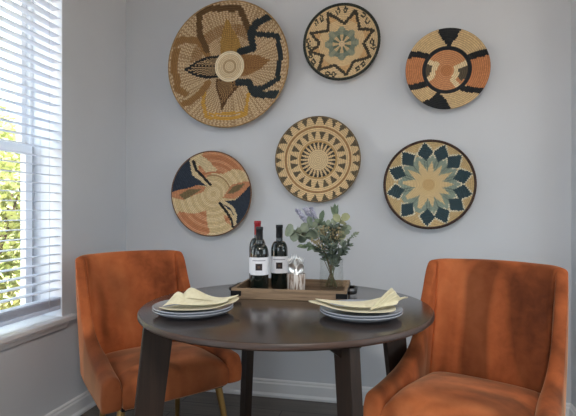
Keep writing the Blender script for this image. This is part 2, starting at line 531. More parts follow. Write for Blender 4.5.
def inside(p, poly):
    x, y = p; c = False; n = len(poly)
    for i in range(n):
        x0, y0 = poly[i]; x1, y1 = poly[(i + 1) % n]
        if (y0 > y) != (y1 > y) and x < (x1 - x0) * (y - y0) / (y1 - y0) + x0:
            c = not c
    return c


def norm(cx, cy, rx, ry):
    return lambda pts: [((x - cx) / rx, (cy - y) / ry) for x, y in pts]


def basket(label, cx, cz, R, fn, ncoil, seg, bands, depth=0.045, stitch=0.10, rim=None, seed=1, rimr=0.006):
    """bands: [(part name, r0, r1)]; fn(x, y, r, theta) gives the dyed fibre colour"""
    rnd = random.Random(seed)
    root = thing('woven_basket', label, 'basket', (cx, YB, cz), 0.0, 'woven baskets on the wall')
    sub = 4
    rows = ncoil * sub

    def depth_at(r):     # distance out from the wall
        return 0.014 + depth * (max(0.0, r - 0.12) / 0.88) ** 1.7
    vr = {}
    for (c_, s_) in [(c, s) for c in range(ncoil) for s in range(seg)]:
        vr[(c_, s_)] = 1 + rnd.uniform(-stitch, stitch)
    for nm, r0, r1 in bands:
        j0, j1 = round(r0 * rows), round(r1 * rows)
        m = MB(); vs = []; idx = {}
        for j in range(j0, j1 + 1):
            r = j / rows
            ridge = 0.0028 * abs(math.sin(PI * (j / sub))) * (R / 0.3)
            for k in range(seg):
                a = 2 * PI * (k + 0.5 * ((j // sub) % 2)) / seg
                idx[(j, k)] = len(vs)
                rr = max(r, 0.002)
                vs.append((R * rr * math.cos(a), -(depth_at(r) + ridge), R * rr * math.sin(a)))
        fs = []; cs = []
        for j in range(j0, j1):
            for k in range(seg):
                q = (k + 1) % seg
                fs.append((idx[(j, k)], idx[(j, q)], idx[(j + 1, q)], idx[(j + 1, k)]))
                c = j // sub
                rm = (c + 0.5) / ncoil; th = 2 * PI * (k + 0.5 + 0.5 * (c % 2)) / seg
                col = fn(rm * math.cos(th), rm * math.sin(th), rm, th)
                g = vr[(c, k)] * (0.74 if j % sub in (0, sub - 1) else 1.04)  # stitch tone; coil grooves darkened in the colour to stand in for shade
                cs.append(tuple(min(0.95, v * g) for v in col))
        # back skin, 7 mm behind, so the basket has thickness
        ob = len(vs)
        for (j, k) in list(idx):
            if (j - j0) % sub == 0 or j == j1:
                pass
        jr = sorted(set([j0, (j0 + j1) // 2, j1])); bidx = {}
        for j in jr:
            r = max(j / rows, 0.002)
            for k in range(seg):
                a = 2 * PI * (k + 0.5 * ((j // sub) % 2)) / seg
                bidx[(j, k)] = len(vs); vs.append((R * r * math.cos(a), -max(0.001, depth_at(j / rows) - 0.008), R * r * math.sin(a)))
        back = fn(0.0, -0.93, 0.93, -1.57)
        for a_, b_ in zip(jr[:-1], jr[1:]):
            for k in range(seg):
                q = (k + 1) % seg
                fs.append((bidx[(a_, q)], bidx[(a_, k)], bidx[(b_, k)], bidx[(b_, q)])); cs.append(back)
        for k in range(seg):
            q = (k + 1) % seg
            fs.append((idx[(j1, k)], idx[(j1, q)], bidx[(j1, q)], bidx[(j1, k)]))
            rm = (j1 - 1) / rows; th = 2 * PI * k / seg
            cs.append(fn(rm * math.cos(th), rm * math.sin(th), rm, th))
        m.add(vs, fs, 0, cs)
        m.build(nm, M['weave'], root, smooth=True, fixn=False)
    if rim:
        m = MB(); n2 = 8; vs = []; fs = []; cs = []
        for k in range(seg):
            a = 2 * PI * k / seg
            for i in range(n2):
                b = 2 * PI * i / n2
                rr = R + rimr * math.cos(b) * (1 + 0.10 * (k % 2))
                vs.append((rr * math.cos(a), -(depth_at(1) + rimr * math.sin(b)), rr * math.sin(a)))
        for k in range(seg):
            q = (k + 1) % seg
            g = 1 + rnd.uniform(-0.2, 0.2)
            for i in range(n2):
                w2 = (i + 1) % n2
                fs.append((k * n2 + i, q * n2 + i, q * n2 + w2, k * n2 + w2)); cs.append(tuple(v * g for v in rim))
        m.add(vs, fs, 0, cs); m.build('rim', M['weave'], root, smooth=True)
    return root


# 1 the large basket
N1 = norm(206, 206, 187, 200)
top_b = N1([(135, 150), (115, 100), (118, 35), (145, 22), (245, 30), (272, 100)])
blk = [N1([(240, 162), (282, 155), (275, 105), (295, 82), (355, 62)]), N1([(282, 110), (318, 118), (360, 128), (369, 190), (360, 262), (318, 285), (275, 285)]), N1([(235, 260), (268, 262), (285, 300), (318, 308), (368, 312)])]
lft = [N1([(18, 135), (60, 116), (110, 118), (135, 160)]), N1([(45, 150), (33, 200), (48, 275), (70, 292)]), N1([(48, 332), (80, 322), (118, 290), (138, 258)])]
botm = N1([(132, 255), (126, 320), (140, 372), (210, 380), (262, 370), (268, 300)])
botm2 = N1([(150, 362), (252, 360)])
p_l = N1([(62, 212), (100, 185), (135, 170), (172, 168), (172, 240), (135, 243), (100, 235)])
p_b = N1([(186, 350), (178, 315), (164, 275), (163, 245), (238, 245), (235, 275), (205, 312)])
p_r = N1([(335, 200), (300, 225), (262, 240), (238, 240), (238, 172), (262, 172), (300, 180)])
p_t = N1([(202, 50), (188, 90), (178, 125), (178, 168), (245, 168), (240, 125), (222, 95)])


def f1(x, y, r, th):
    p = (x, y)
    alt = (int(th * 190 / (2 * PI)) + int(r * 36)) % 2
    base = B(196, 170, 136) if alt else B(160, 132, 100)
    dash = B(62, 52, 44)
    if r < 0.20: return B(206, 184, 150) if not (0.07 < r < 0.11) else B(172, 146, 112)
    if r < 0.25: return B(222, 206, 176)
    if any(pold(p, q) < 0.058 for q in blk[:1] + blk[2:]) or pold(p, blk[1]) < 0.042: return B(44, 50, 52)
    if inside(p, p_l):
        d = pold(p, p_l + p_l[:1])
        return B(42, 42, 42) if d < 0.04 else (B(48, 42, 38) if alt else B(176, 148, 112))
    if inside(p, p_b):
        d = pold(p, p_b + p_b[:1])
        return B(92, 66, 42) if d < 0.03 else (B(78, 56, 38) if alt else B(158, 124, 84))
    if inside(p, p_r): return B(152, 112, 70) if alt else B(126, 90, 54)
    if inside(p, p_t): return B(172, 134, 72) if alt else B(146, 112, 62)
    if pold(p, top_b) < 0.048: return B(96, 72, 46)
    if any(pold(p, q) < 0.055 for q in lft): return B(142, 106, 66)
    if pold(p, botm) < 0.028 or pold(p, botm2) < 0.02: return B(190, 144, 66)
    if 0.50 < r < 0.66 and -2.0 < th - PI / 2 < 2.0 and y > 0.1 and x < 0.35 and alt: return B(140, 104, 66)
    return base


basket('largest woven basket at top left with petals and dark looped bands', -0.971, 1.994, 0.378, f1, 36, 190,
       [('center_coil', 0, 0.25), ('woven_body', 0.25, 1.0)], depth=0.05, stitch=0.08, seed=3, rim=B(150, 122, 86), rimr=0.005)

# 2 the small star basket, top middle
N2 = norm(230, 205, 178, 178)
star2 = N2([(165, 60), (205, 85), (245, 110), (272, 85), (298, 60), (308, 100), (315, 145), (348, 150), (380, 160), (358, 185), (335, 215), (350, 250), (365, 285), (325, 292), (285, 298), (270, 330), (255, 362), (225, 335), (195, 308), (160, 320), (122, 330), (130, 295), (140, 258), (110, 250), (76, 240), (112, 215), (122, 195), (100, 172), (85, 150), (125, 145), (165, 140), (166, 100)])
dia2 = N2([(215, 55), (250, 52), (335, 85), (354, 112), (375, 213), (382, 240), (308, 335), (332, 316), (165, 352), (193, 357), (82, 262), (95, 292), (70, 188), (75, 216), (110, 105), (135, 83)])


def f2(x, y, r, th):
    p = (x, y)
    if pold(p, star2 + star2[:1]) < 0.040: return B(66, 60, 50)
    for q in dia2:
        d = abs(x - q[0]) / 0.075 + abs(y - q[1]) / 0.10
        if d < 1.0: return B(70, 66, 56) if d > 0.42 else B(196, 172, 132)
    if inside(p, star2):
        w8 = math.cos(8 * th)
        if r < 0.09: return B(206, 182, 146)
        if r < 0.27: return B(196, 170, 130) if w8 > -0.15 else B(92, 104, 92)
        if r < 0.42 + 0.05 * w8: return B(120, 130, 116) if w8 < 0.45 else B(142, 146, 126)
        if r < 0.62: return B(206, 178, 136)
        return B(196, 158, 112)
    return B(204, 178, 138)


basket('small round star basket with thin dark rim, top middle', -0.286, 2.080, 0.214, f2, 24, 150, [('woven_body', 0, 1.0)], depth=0.035, seed=5, rim=B(52, 56, 52), rimr=0.0075)

# 3 bold basket, top right
N3 = norm(230, 217, 184, 184)
tri_t = N3([(180, 20), (302, 16), (276, 70), (240, 114), (206, 76)])
tri_b = N3([(98, 372), (150, 405), (246, 412), (230, 358), (192, 316), (152, 350)])
bars3 = [N3([(140, 148), (100, 140), (52, 146)]), N3([(52, 294), (95, 290), (135, 276)]), N3([(318, 168), (360, 160), (412, 152)]), N3([(282, 298), (325, 314), (372, 324)])]
gl3 = N3([(118, 200), (140, 182), (162, 182), (168, 215), (150, 240), (128, 250)])
gr3 = N3([(345, 192), (318, 198), (282, 210), (276, 242), (290, 268), (330, 255)])
cl3 = [N3([(140, 168), (168, 182), (188, 186), (172, 212), (168, 240), (140, 262)]), N3([(322, 186), (300, 196), (272, 206), (272, 236), (256, 262), (280, 296)])]


def f3(x, y, r, th):
    p = (x, y)
    if r > 0.60:
        if inside(p, tri_t) or inside(p, tri_b): return B(38, 40, 42)
        if any(pold(p, q) < 0.075 for q in bars3): return B(38, 38, 40)
        if abs(x) > 0.45 and ((x < 0 and N3([(0, 294)])[0][1] - 0.0 < y < N3([(0, 146)])[0][1]) or (x > 0 and N3([(0, 318)])[0][1] < y < N3([(0, 156)])[0][1])):
            return B(184, 122, 82) if int(r * 42) % 2 else B(166, 100, 62)
        return B(196, 168, 126)
    if r > 0.51: return B(38, 40, 44)
    if any(pold(p, q) < 0.06 for q in cl3): return B(214, 194, 156)
    if inside(p, gl3) or inside(p, gr3): return B(86, 76, 62)
    return B(188, 132, 92) if r > 0.12 else B(176, 118, 78)


basket('basket with black ring, black wedges and terracotta sides, top right', 0.292, 1.888, 0.221, f3, 22, 150, [('woven_body', 0, 1.0)], depth=0.04, seed=7)

# 4 swirling basket, lower left
N4 = norm(200, 212, 178, 184)
navy_a = N4([(105, 45), (50, 90), (10, 205), (40, 200), (90, 185), (130, 172), (180, 178), (185, 165), (160, 148), (118, 128), (108, 90)])
navy_b = N4([(232, 250), (255, 243), (300, 240), (345, 205), (390, 160), (390, 250), (350, 330), (300, 370), (305, 330), (288, 290), (255, 268)])
blk4 = [N4([(120, 70), (128, 105), (160, 140), (188, 172)]), N4([(230, 252), (262, 290), (288, 325), (302, 362)])]
crm4 = [N4([(112, 70), (115, 125), (150, 150), (178, 172)]), N4([(240, 246), (285, 270), (305, 300), (306, 345)])]
eye_a = N4([(18, 208), (60, 184), (110, 168), (165, 180), (152, 204), (112, 218), (70, 240), (18, 228)])
eye_b = N4([(384, 175), (345, 208), (300, 236), (242, 230), (258, 208), (285, 174), (330, 162), (384, 160)])
pup_a = N4([(52, 214), (95, 190), (148, 190), (110, 218), (72, 236)])
pup_b = N4([(262, 212), (298, 176), (352, 168), (322, 196), (290, 212)])
ter_a = N4([(145, 55), (180, 20), (230, 20), (300, 45), (360, 120), (300, 105), (245, 125), (200, 120), (165, 140), (140, 110)])
ter_b = N4([(55, 290), (120, 300), (170, 285), (175, 330), (195, 385), (160, 400), (90, 370), (45, 310)])
ter_c = N4([(250, 305), (275, 310), (290, 350), (262, 335)])
crm_top = N4([(125, 60), (160, 45), (182, 62), (225, 110), (170, 118)])


def f4(x, y, r, th):
    p = (x, y)
    ring = int(r * 44) % 2
    if any(pold(p, q) < 0.032 for q in blk4): return B(40, 38, 40)
    if any(pold(p, q) < 0.040 for q in crm4): return B(206, 186, 148)
    if inside(p, navy_a) or inside(p, navy_b): return B(50, 58, 70)
    if inside(p, pup_a) or inside(p, pup_b): return B(120, 104, 74)
    if inside(p, eye_a) or inside(p, eye_b): return B(190, 132, 96)
    if inside(p, crm_top): return B(206, 186, 148)
    if inside(p, ter_a) or inside(p, ter_b) or inside(p, ter_c): return B(198, 142, 106) if ring else B(180, 120, 84)
    if 0.42 < r < 0.46 and 0.3 < th < 1.9: return B(160, 132, 96)
    return B(212, 190, 150) if ring else B(200, 176, 134)


basket('swirling basket of navy, cream and terracotta, lower left above bottles', -1.076, 1.216, 0.256, f4, 28, 190, [('woven_body', 0, 1.0)], depth=0.045, seed=9, rim=B(112, 84, 66), rimr=0.004)

# 5 zigzag basket, lower middle


def f5(x, y, r, th):
    def tri(n, ph=0.0):
        u = (th * n / (2 * PI) + ph) % 1.0
        return abs(2 * u - 1)      # 0 in the middle of a tooth, 1 between
    dark = B(92, 82, 66); tan = B(206, 178, 136)
    if r > 0.83:
        return dark if tri(25) < 0.08 + (r - 0.83) / 0.17 * 0.62 else tan
    if 0.755 < r <= 0.79: return B(150, 112, 74)
    if 0.50 < r < 0.665:
        return dark if tri(19, 0.3) < 0.16 + 0.52 * (r - 0.50) / 0.165 else tan
    if 0.43 < r <= 0.475: return B(176, 142, 96)
    if 0.25 < r < 0.42:
        return B(66, 62, 56) if tri(24, 0.1) < 0.22 + 0.45 * (r - 0.24) / 0.17 else tan
    if r < 0.24: return B(204, 180, 142)
    return tan


basket('concentric zigzag basket with tooth patterned edge, lower middle', -0.424, 1.410, 0.246, f5, 24, 144, [('woven_body', 0, 1.0)], depth=0.04, seed=11, rim=B(112, 96, 74), rimr=0.004)

# 6 blue diamond basket, lower right


ANG6 = [14, 43, 69, 96, 128, 158, 192, 230, 267, 293, 322, 346]


def f6(x, y, r, th):
    deg = math.degrees(th) % 360
    i = min(range(12), key=lambda k: abs((deg - ANG6[k] + 180) % 360 - 180))
    off = (deg - ANG6[i] + 180) % 360 - 180
    da = abs(math.radians(off)) * r          # sideways distance from the diamond's axis
    half = 0.195 * (1 - abs(r - 0.755) / (0.215 if r < 0.755 else 0.225))
    fine = int(th * 105 / (2 * PI)) % 2
    if r > 0.53:
        if da < half - 0.012: return B(52, 70, 76)
        if da < half + 0.022 and r > 0.62: return B(206, 198, 172)
        if r > 0.70: return B(188, 162, 118)
    sp = math.radians(15 - abs(off)) * r     # distance from the gap between two diamonds
    pet = 0.075 * (1 - max(0.0, r - 0.36) / 0.24)
    if r < 0.13: return B(196, 164, 116)
    if r < 0.24: return B(206, 180, 134)
    if sp < pet and r < 0.60: return B(206, 180, 136)
    if r < 0.62 and fine and da < 0.05: return B(110, 122, 112)
    return B(160, 162, 138) if r < 0.42 else B(136, 148, 134)


basket('blue diamond flower basket with brown rim, lower right', 0.197, 1.258, 0.240, f6, 29, 210, [('woven_body', 0, 1.0)], depth=0.04, seed=13, rim=B(66, 50, 44), rimr=0.0065)

# ------------------------------------------------------------------ round table
TZ = 0.76
TC = gp(-0.007, 1.80)
TR = 0.543
tb = thing('round_dining_table', 'dark espresso round dining table on four flat legs', 'table', (TC.x, TC.y, 0), 0.0)
MB().lathe([(0, 0.734), (TR - 0.030, 0.734), (TR - 0.006, 0.738), (TR, 0.743), (TR, 0.754), (TR - 0.004, TZ - 0.001), (TR - 0.009, TZ), (0, TZ)], 128,
           mif=lambda j: 0 if j >= 5 else 1).build('tabletop', [M['table_top'], M['table_edge']], tb, angle=40)
for i, deg in enumerate((34.3, 124.3, 214.3, 304.3)):
    a = math.radians(deg); u = Vector((math.cos(a), math.sin(a), 0)); s = Vector((-math.sin(a), math.cos(a), 0))
    w0, w1, th = 0.102, 0.086, 0.034
    secs = []
    for zz, rc, ww in ((0.734, 0.472, w0), (0.40, 0.510, w0 - 0.008), (0.0, 0.556, w1)):
        secs.append([u * (rc + q * ww / 2) + s * (p * th / 2) + Vector((0, 0, zz)) for q, p in ((-1, -1), (1, -1), (1, 1), (-1, 1))])
    vs = [p for sct in secs for p in sct]
    fs = [(3, 2, 1, 0), (8, 9, 10, 11)]
    for j in (0, 4):
        fs += [(j + k, j + (k + 1) % 4, j + 4 + (k + 1) % 4, j + 4 + k) for k in range(4)]
    lg = MB().add(vs, fs).build('leg', M['table_leg'], tb, smooth=False, bevel=0.003)
    gsm = MB()                      # corner block between leg and top
    for sg in (-1, 1):
        p0 = u * 0.455 + s * (sg * th / 2)
        tri = [p0 + Vector((0, 0, 0.735)), p0 + s * (sg * 0.04) + Vector((0, 0, 0.735)), p0 + s * (sg * 0.04) + Vector((0, 0, 0.722)), p0 + Vector((0, 0, 0.692))]
        gsm.add([q - u * 0.02 for q in tri] + [q + u * 0.02 for q in tri], [(0, 1, 2, 3), (7, 6, 5, 4), (0, 4, 5, 1), (1, 5, 6, 2), (2, 6, 7, 3), (3, 7, 4, 0)])
    gsm.build('corner_block', M['table_leg'], tb, smooth=False)

# ------------------------------------------------------------------ velvet chairs


def spline(pts, n):
    """smooth curve through control points (Catmull-Rom), any dimension"""
    out = []
    m = len(pts)
    for i in range(m - 1):
        p0 = pts[max(i - 1, 0)]; p1 = pts[i]; p2 = pts[i + 1]; p3 = pts[min(i + 2, m - 1)]
        for k in range(n):
            t_ = k / n
            out.append(tuple(0.5 * (2 * b + (c - a) * t_ + (2 * a - 5 * b + 4 * c - d) * t_ ** 2 + (3 * b - a - 3 * c + d) * t_ ** 3) for a, b, c, d in zip(p0, p1, p2, p3)))
    out.append(tuple(pts[-1]))
    return out


Z0, ZT = 0.342, 0.890


def make_chair(label):
    root = thing('velvet_dining_chair', label, 'chair', (0, 0, 0), 0.0, 'rust velvet chairs at the table')
    WF, WB, YFr, YBk, RC = 0.303, 0.271, 0.285, -0.245, 0.085

    def lean(zz):
        k = max(0.0, (zz - 0.42) / 0.47)
        return -0.112 * k ** 1.15
    # left side from the front to the back corner: (y, top)
    side = [(0.285, 0.476), (0.20, 0.486), (0.10, 0.504), (0.01, 0.532), (-0.055, 0.575), (-0.095, 0.635), (-0.122, 0.71), (-0.143, 0.785), (-0.159, 0.862), (-0.178, 0.893)]
    side = spline(side, 4)
    st = []
    for y, zt in side:
        k = (y - YBk) / (YFr - YBk)
        st.append((-(WB + (WF - WB) * k), y, -1.0, 0.0, zt, 0.021 + 0.015 * max(0, min(1, (y + 0.13) / 0.2))))
    for i in range(1, 8):          # rounded rear corner
        a = PI / 2 * i / 7
        st.append((-(WB - RC) - RC * math.cos(a), YBk + RC - RC * math.sin(a), -math.cos(a), -math.sin(a), 0.893 + 0.007 * math.sin(a), 0.021 + 0.008 * math.sin(a)))
    half = st
    nb = 10
    mid = []
    xl = -(WB - RC)
    for i in range(1, nb):
        x = xl + (-2 * xl) * i / nb
        bow = 0.022 * (1 - (x / xl) ** 2)
        mid.append((x, YBk - bow, 0.0, -1.0, 0.900 + 0.004 * (1 - (x / xl) ** 2), 0.030))
    allst = half + mid + [(-x, y, -nx, ny, zt, th) for x, y, nx, ny, zt, th in reversed(half)]
    # bevelled front ends of the arms
    f0 = allst[0]
    rings = []
    NV = 12

    def ring(x, y, nx, ny, zt, th, zlow=Z0, shrink=0.0, fwd=0.0):
        pts = []
        th2 = th * 2 - 2 * shrink
        cap = th2 / 2
        ox_, oy_ = -nx * shrink, -ny * shrink
        ztop = zt - shrink
        for k in range(NV + 1):
            zz = zlow + shrink + (ztop - cap * 0.8 - zlow - shrink) * k / NV
            b = 0.012 * math.sin(PI * k / NV)      # slightly plump outside
            pts.append((x + ox_ + nx * b * 0.4, y + oy_ + ny * b * 0.4 + fwd, zz))
        for k in range(1, 7):
            a = PI * k / 7
            off = cap * (1 - math.cos(a))
            pts.append((x + ox_ - nx * off, y + oy_ - ny * off + fwd, ztop - cap * 0.8 + cap * 0.8 * math.sin(a)))
        for k in range(NV, -1, -1):
            zz = zlow + shrink + (ztop - cap * 0.8 - zlow - shrink) * k / NV
            b = 0.014 * math.sin(PI * k / NV)
            pts.append((x + ox_ - nx * (th2 + b * 0.5), y + oy_ - ny * (th2 + b * 0.5) + fwd, zz))
        return [(px, py + lean(pz), pz) for px, py, pz in pts]
    for shr, fw in ((0.016, 0.016), (0.006, 0.013), (0.0, 0.004)):
        rings.append(ring(*f0, shrink=shr, fwd=fw))
    for s_ in allst[1:-1]:
        rings.append(ring(*s_))
    l0 = allst[-1]
    for shr, fw in ((0.0, 0.004), (0.006, 0.013), (0.016, 0.016)):
        rings.append(ring(*l0, shrink=shr, fwd=fw))
    n = len(rings[0])
    vs = [p for r in rings for p in r]
    fs = []
    for i in range(len(rings) - 1):
        for k in range(n):
            q = (k + 1) % n
            fs.append((i * n + k, i * n + q, (i + 1) * n + q, (i + 1) * n + k))
    m0 = 0; m1 = (len(rings) - 1) * n
    for b0 in (m0, m1):
        for k in range(n // 2 - 1):
            fs.append((b0 + k, b0 + k + 1, b0 + n - 2 - k, b0 + n - 1 - k))
        if n % 2:
            k = n // 2 - 1; fs.append((b0 + k, b0 + k + 1, b0 + k + 2))
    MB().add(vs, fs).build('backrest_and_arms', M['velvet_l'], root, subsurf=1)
    # piped seam along the back's outer edge is left to the fold; seat cushion
    sm = MB(); nx_, ny_ = 18, 18
    x0 = 0.230; ya, yb = -0.205, 0.305
    grid = []

    def sq(t_, e=5.0):          # superellipse edge falloff
        return max(0.0, 1 - abs(t_) ** e) ** (1 / e)
    top = {}; vs = []
    for j in range(ny_ + 1):
        for i in range(nx_ + 1):
            u = -1 + 2 * i / nx_; v_ = -1 + 2 * j / ny_
            uu = math.sin(u * PI / 2); vv = math.sin(v_ * PI / 2)
            x = uu * x0 * (1 + 0.0 * vv); y = (ya + yb) / 2 + vv * (yb - ya) / 2
            h = 0.058 * (max(0, 1 - abs(uu) ** 7) ** (1 / 2.6)) * (max(0, 1 - abs(vv) ** 7) ** (1 / 2.6)) + 0.018 * (1 - uu ** 2) * (1 - vv ** 2)
            y += (0.012 * (1 - uu ** 2)) * max(0, vv)
            top[(i, j)] = len(vs); vs.append((x, y, 0.414 + h - 0.030 * max(0.0, (0.12 - y) / 0.33)))
    fs = [(top[(i, j)], top[(i + 1, j)], top[(i + 1, j + 1)], top[(i, j + 1)]) for j in range(ny_) for i in range(nx_)]
    border = [top[(i, 0)] for i in range(nx_)] + [top[(nx_, j)] for j in range(ny_)] + [top[(i, ny_)] for i in range(nx_, 0, -1)] + [top[(0, j)] for j in range(ny_, 0, -1)]
    prev = border
    for zz, ins in ((0.372, 0.0), (0.352, 0.003), (0.342, 0.012)):
        cur = []
        for b in border:
            x, y, _ = vs[b]
            cur.append(len(vs)); vs.append((x * (1 - ins / x0), y - ins * (1 if y > 0.1 else -1 if y < -0.1 else y / 0.1), zz))
        nbd = len(border)
        fs += [(prev[k], cur[k], cur[(k + 1) % nbd], prev[(k + 1) % nbd]) for k in range(nbd)]
        prev = cur
    fs.append(tuple(prev))
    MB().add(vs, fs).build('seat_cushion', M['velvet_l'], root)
    MB().box((-0.225, -0.19, 0.326), (0.225, 0.27, 0.345)).build('seat_base', M['black'], root, smooth=False, bevel=0.004)
    for sx, sy in ((1, 1), (-1, 1), (1, -1), (-1, -1)):
        a = Vector((sx * (0.215 if sy > 0 else 0.18), 0.235 if sy > 0 else -0.125, 0.328)); b = Vector((sx * (0.262 if sy > 0 else 0.19), 0.285 if sy > 0 else -0.165, 0.0))
        MB().tube([a, a.lerp(b, 0.5), a.lerp(b, 0.96), b], [0.0165, 0.0135, 0.0095, 0.0095], 16).build('leg', M['brass'], root, angle=60)
    return root


def facing(dx, dy):
    return math.atan2(dy, dx) - PI / 2


chair = make_chair('rust velvet chair by the window, its back in the corner')
chair.location = (-1.087, 1.995, 0); chair.rotation_euler = (0, 0, facing(0.755, -0.656))
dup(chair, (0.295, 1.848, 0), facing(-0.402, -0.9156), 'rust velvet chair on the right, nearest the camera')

# ------------------------------------------------------------------ tray and what stands in it
ta = math.radians(2.5)
tray_c = Vector((-0.411, 1.965, TZ + 0.0004))
tr = thing('serving_tray', 'weathered wooden tray with black metal handles on the table', 'tray', tray_c, ta)
LX, LY, TH, TT = 0.232, 0.150, 0.042, 0.012
MB().box((-LX + TT, -LY + TT, 0.0), (LX - TT, LY - TT, 0.011)).build('tray_base', M['tray_in'], tr, smooth=False)
for nm, a, b in (('side_board', (-LX, -LY, 0), (LX, -LY + TT, TH)), ('side_board', (-LX, LY - TT, 0), (LX, LY, TH)),
                 ('end_board', (-LX, -LY + TT, 0), (-LX + TT, LY - TT, TH)), ('end_board', (LX - TT, -LY + TT, 0), (LX, LY - TT, TH))):
    MB().box(a, b).build(nm, M['tray'], tr, smooth=False, bevel=0.0015)
for sx in (-1, 1):
    h = MB()
    for sy in (-1, 1):             # corner straps wrapping the tray's long sides
        h.box((sx * LX - 0.042 if sx > 0 else -LX - 0.002, sy * LY - (0.002 if sy < 0 else 0), 0.012), (LX + 0.002 if sx > 0 else -LX + 0.042, sy * LY + (0.002 if sy > 0 else 0), 0.032))
    h.box((sx * LX, -LY - 0.002, 0.012) if sx > 0 else (-LX - 0.002, -LY - 0.002, 0.012), (LX + 0.002, LY + 0.002, 0.032) if sx > 0 else (-LX, LY + 0.002, 0.032))
    h.build('metal_strap', M['black'], tr, smooth=False)
    g_ = MB().tube([(sx * LX, -0.075, 0.022), (sx * (LX + 0.02), -0.075, 0.024), (sx * (LX + 0.03), -0.065, 0.024), (sx * (LX + 0.03), 0.065, 0.024), (sx * (LX + 0.02), 0.075, 0.024), (sx * LX, 0.075, 0.022)], 0.007, 8)
    g_.build('handle', M['black'], tr)
TB = TZ + 0.0116


def at(px, dep, z=TB):
    return gp(dep * (px - HX) / F, dep, z)


def bottle(label, pos, H_, R_, foil, lab0, lab1, red=False):
    s = H_ / 0.30
    root = thing('wine_bottle', label, 'wine bottle', pos, YAW, 'wine bottles on the tray')
    body = [(0, 0.006), (R_ * 0.55, 0.004), (R_ * 0.92, 0.0), (R_, 0.006), (R_, 0.175 * s)]
    for i in range(1, 9):
        a = PI / 2 * i / 8
        body.append((0.0148 + (R_ - 0.0148) * math.cos(a) ** 0.9 if i < 8 else 0.0150, 0.175 * s + 0.048 * s * math.sin(a)))
    body += [(0.0140, 0.245 * s), (0.0135, 0.290 * s), (0, 0.290 * s)]
    MB().lathe(body, 40).build('bottle_glass', M['bottle'], root, angle=50)
    MB().lathe([(0.0150, 0.238 * s), (0.0153, 0.24 * s), (0.0148, 0.284 * s), (0.0160, 0.286 * s), (0.0160, 0.297 * s), (0.0145, 0.300 * s), (0, 0.300 * s)], 28).build('foil_capsule', foil, root, angle=50)

    def patch(a0, a1, z0, z1, r, mat, name, par, n=24):
        vs = []
        for i in range(n + 1):
            a = -PI / 2 + a0 + (a1 - a0) * i / n
            for rr in (r, r + 0.0003):
                for zz in (z0, z1):
                    vs.append((rr * math.cos(a), rr * math.sin(a), zz))
        fs = []
        for i in range(n):
            o = 4 * i
            fs += [(o + 2, o + 6, o + 7, o + 3), (o, o + 1, o + 5, o + 4), (o + 1, o + 3, o + 7, o + 5), (o, o + 4, o + 6, o + 2)]
        fs += [(0, 2, 3, 1), (4 * n, 4 * n + 1, 4 * n + 3, 4 * n + 2)]
        return MB().add(vs, fs).build(name, mat, par, smooth=False)
    if lab0 is not None:
        lb = patch(-1.45, 1.45, lab0, lab1, R_ + 0.0002, M['label'], 'paper_label', root)
        hh = lab1 - lab0; sq_ = hh * 0.38
        zc = lab0 + hh * 0.46
        k = sq_ / 2 / R_
        patch(-k, k, zc - sq_ / 2, zc + sq_ / 2, R_ + 0.0007, M['emblem'], 'printed_square', lb, 6)
        patch(-k * 0.35, k * 0.35, zc - sq_ * 0.18, zc + sq_ * 0.18, R_ + 0.0012, M['emblem2'], 'printed_mark', lb, 4)
        patch(-0.75, 0.75, lab0 + hh * 0.80, lab0 + hh * 0.845, R_ + 0.0007, M['ink'], 'printed_line', lb, 10)
    return root


bottle('black capped wine bottle nearest the tray front, beside the red capped one', at(259.4, 1.975), 0.276, 0.0385, M['foil_black'], 0.077, 0.150)
bottle('black capped wine bottle standing alone, next to the cup of cutlery', at(279.4, 2.085), 0.281, 0.0372, M['foil_black'], 0.070, 0.143)
bottle('red capped wine bottle half hidden behind another bottle', at(257.6, 2.105), 0.298, 0.0375, M['foil_red'], 0.065, 0.135)

# streaked cup full of cutlery
t = NT('streaked_cup_glaze')
f = t.noise(t.coords((95, 95, 9)), 1.0, 3, 0.6, 1.0)
t.link(t.ramp(f, [(0.38, S(104, 84, 72)), (0.46, S(160, 140, 126)), (0.55, S(214, 206, 200))]), t.b.inputs['Base Color']); t.set(Roughness=0.25)
M['cup'] = t.m
cupp = at(296.2, 2.005)
cup = thing('utensil_cup', 'small cup streaked cream and brown, holding cutlery on the tray', 'cup', cupp, 0)
MB().lathe([(0, 0.0), (0.035, 0.0), (0.038, 0.003), (0.0395, 0.040), (0.0395, 0.074), (0.0385, 0.0765), (0.0365, 0.074), (0.035, 0.008), (0, 0.007)], 48).build('cup_wall', M['cup'], cup, angle=50)


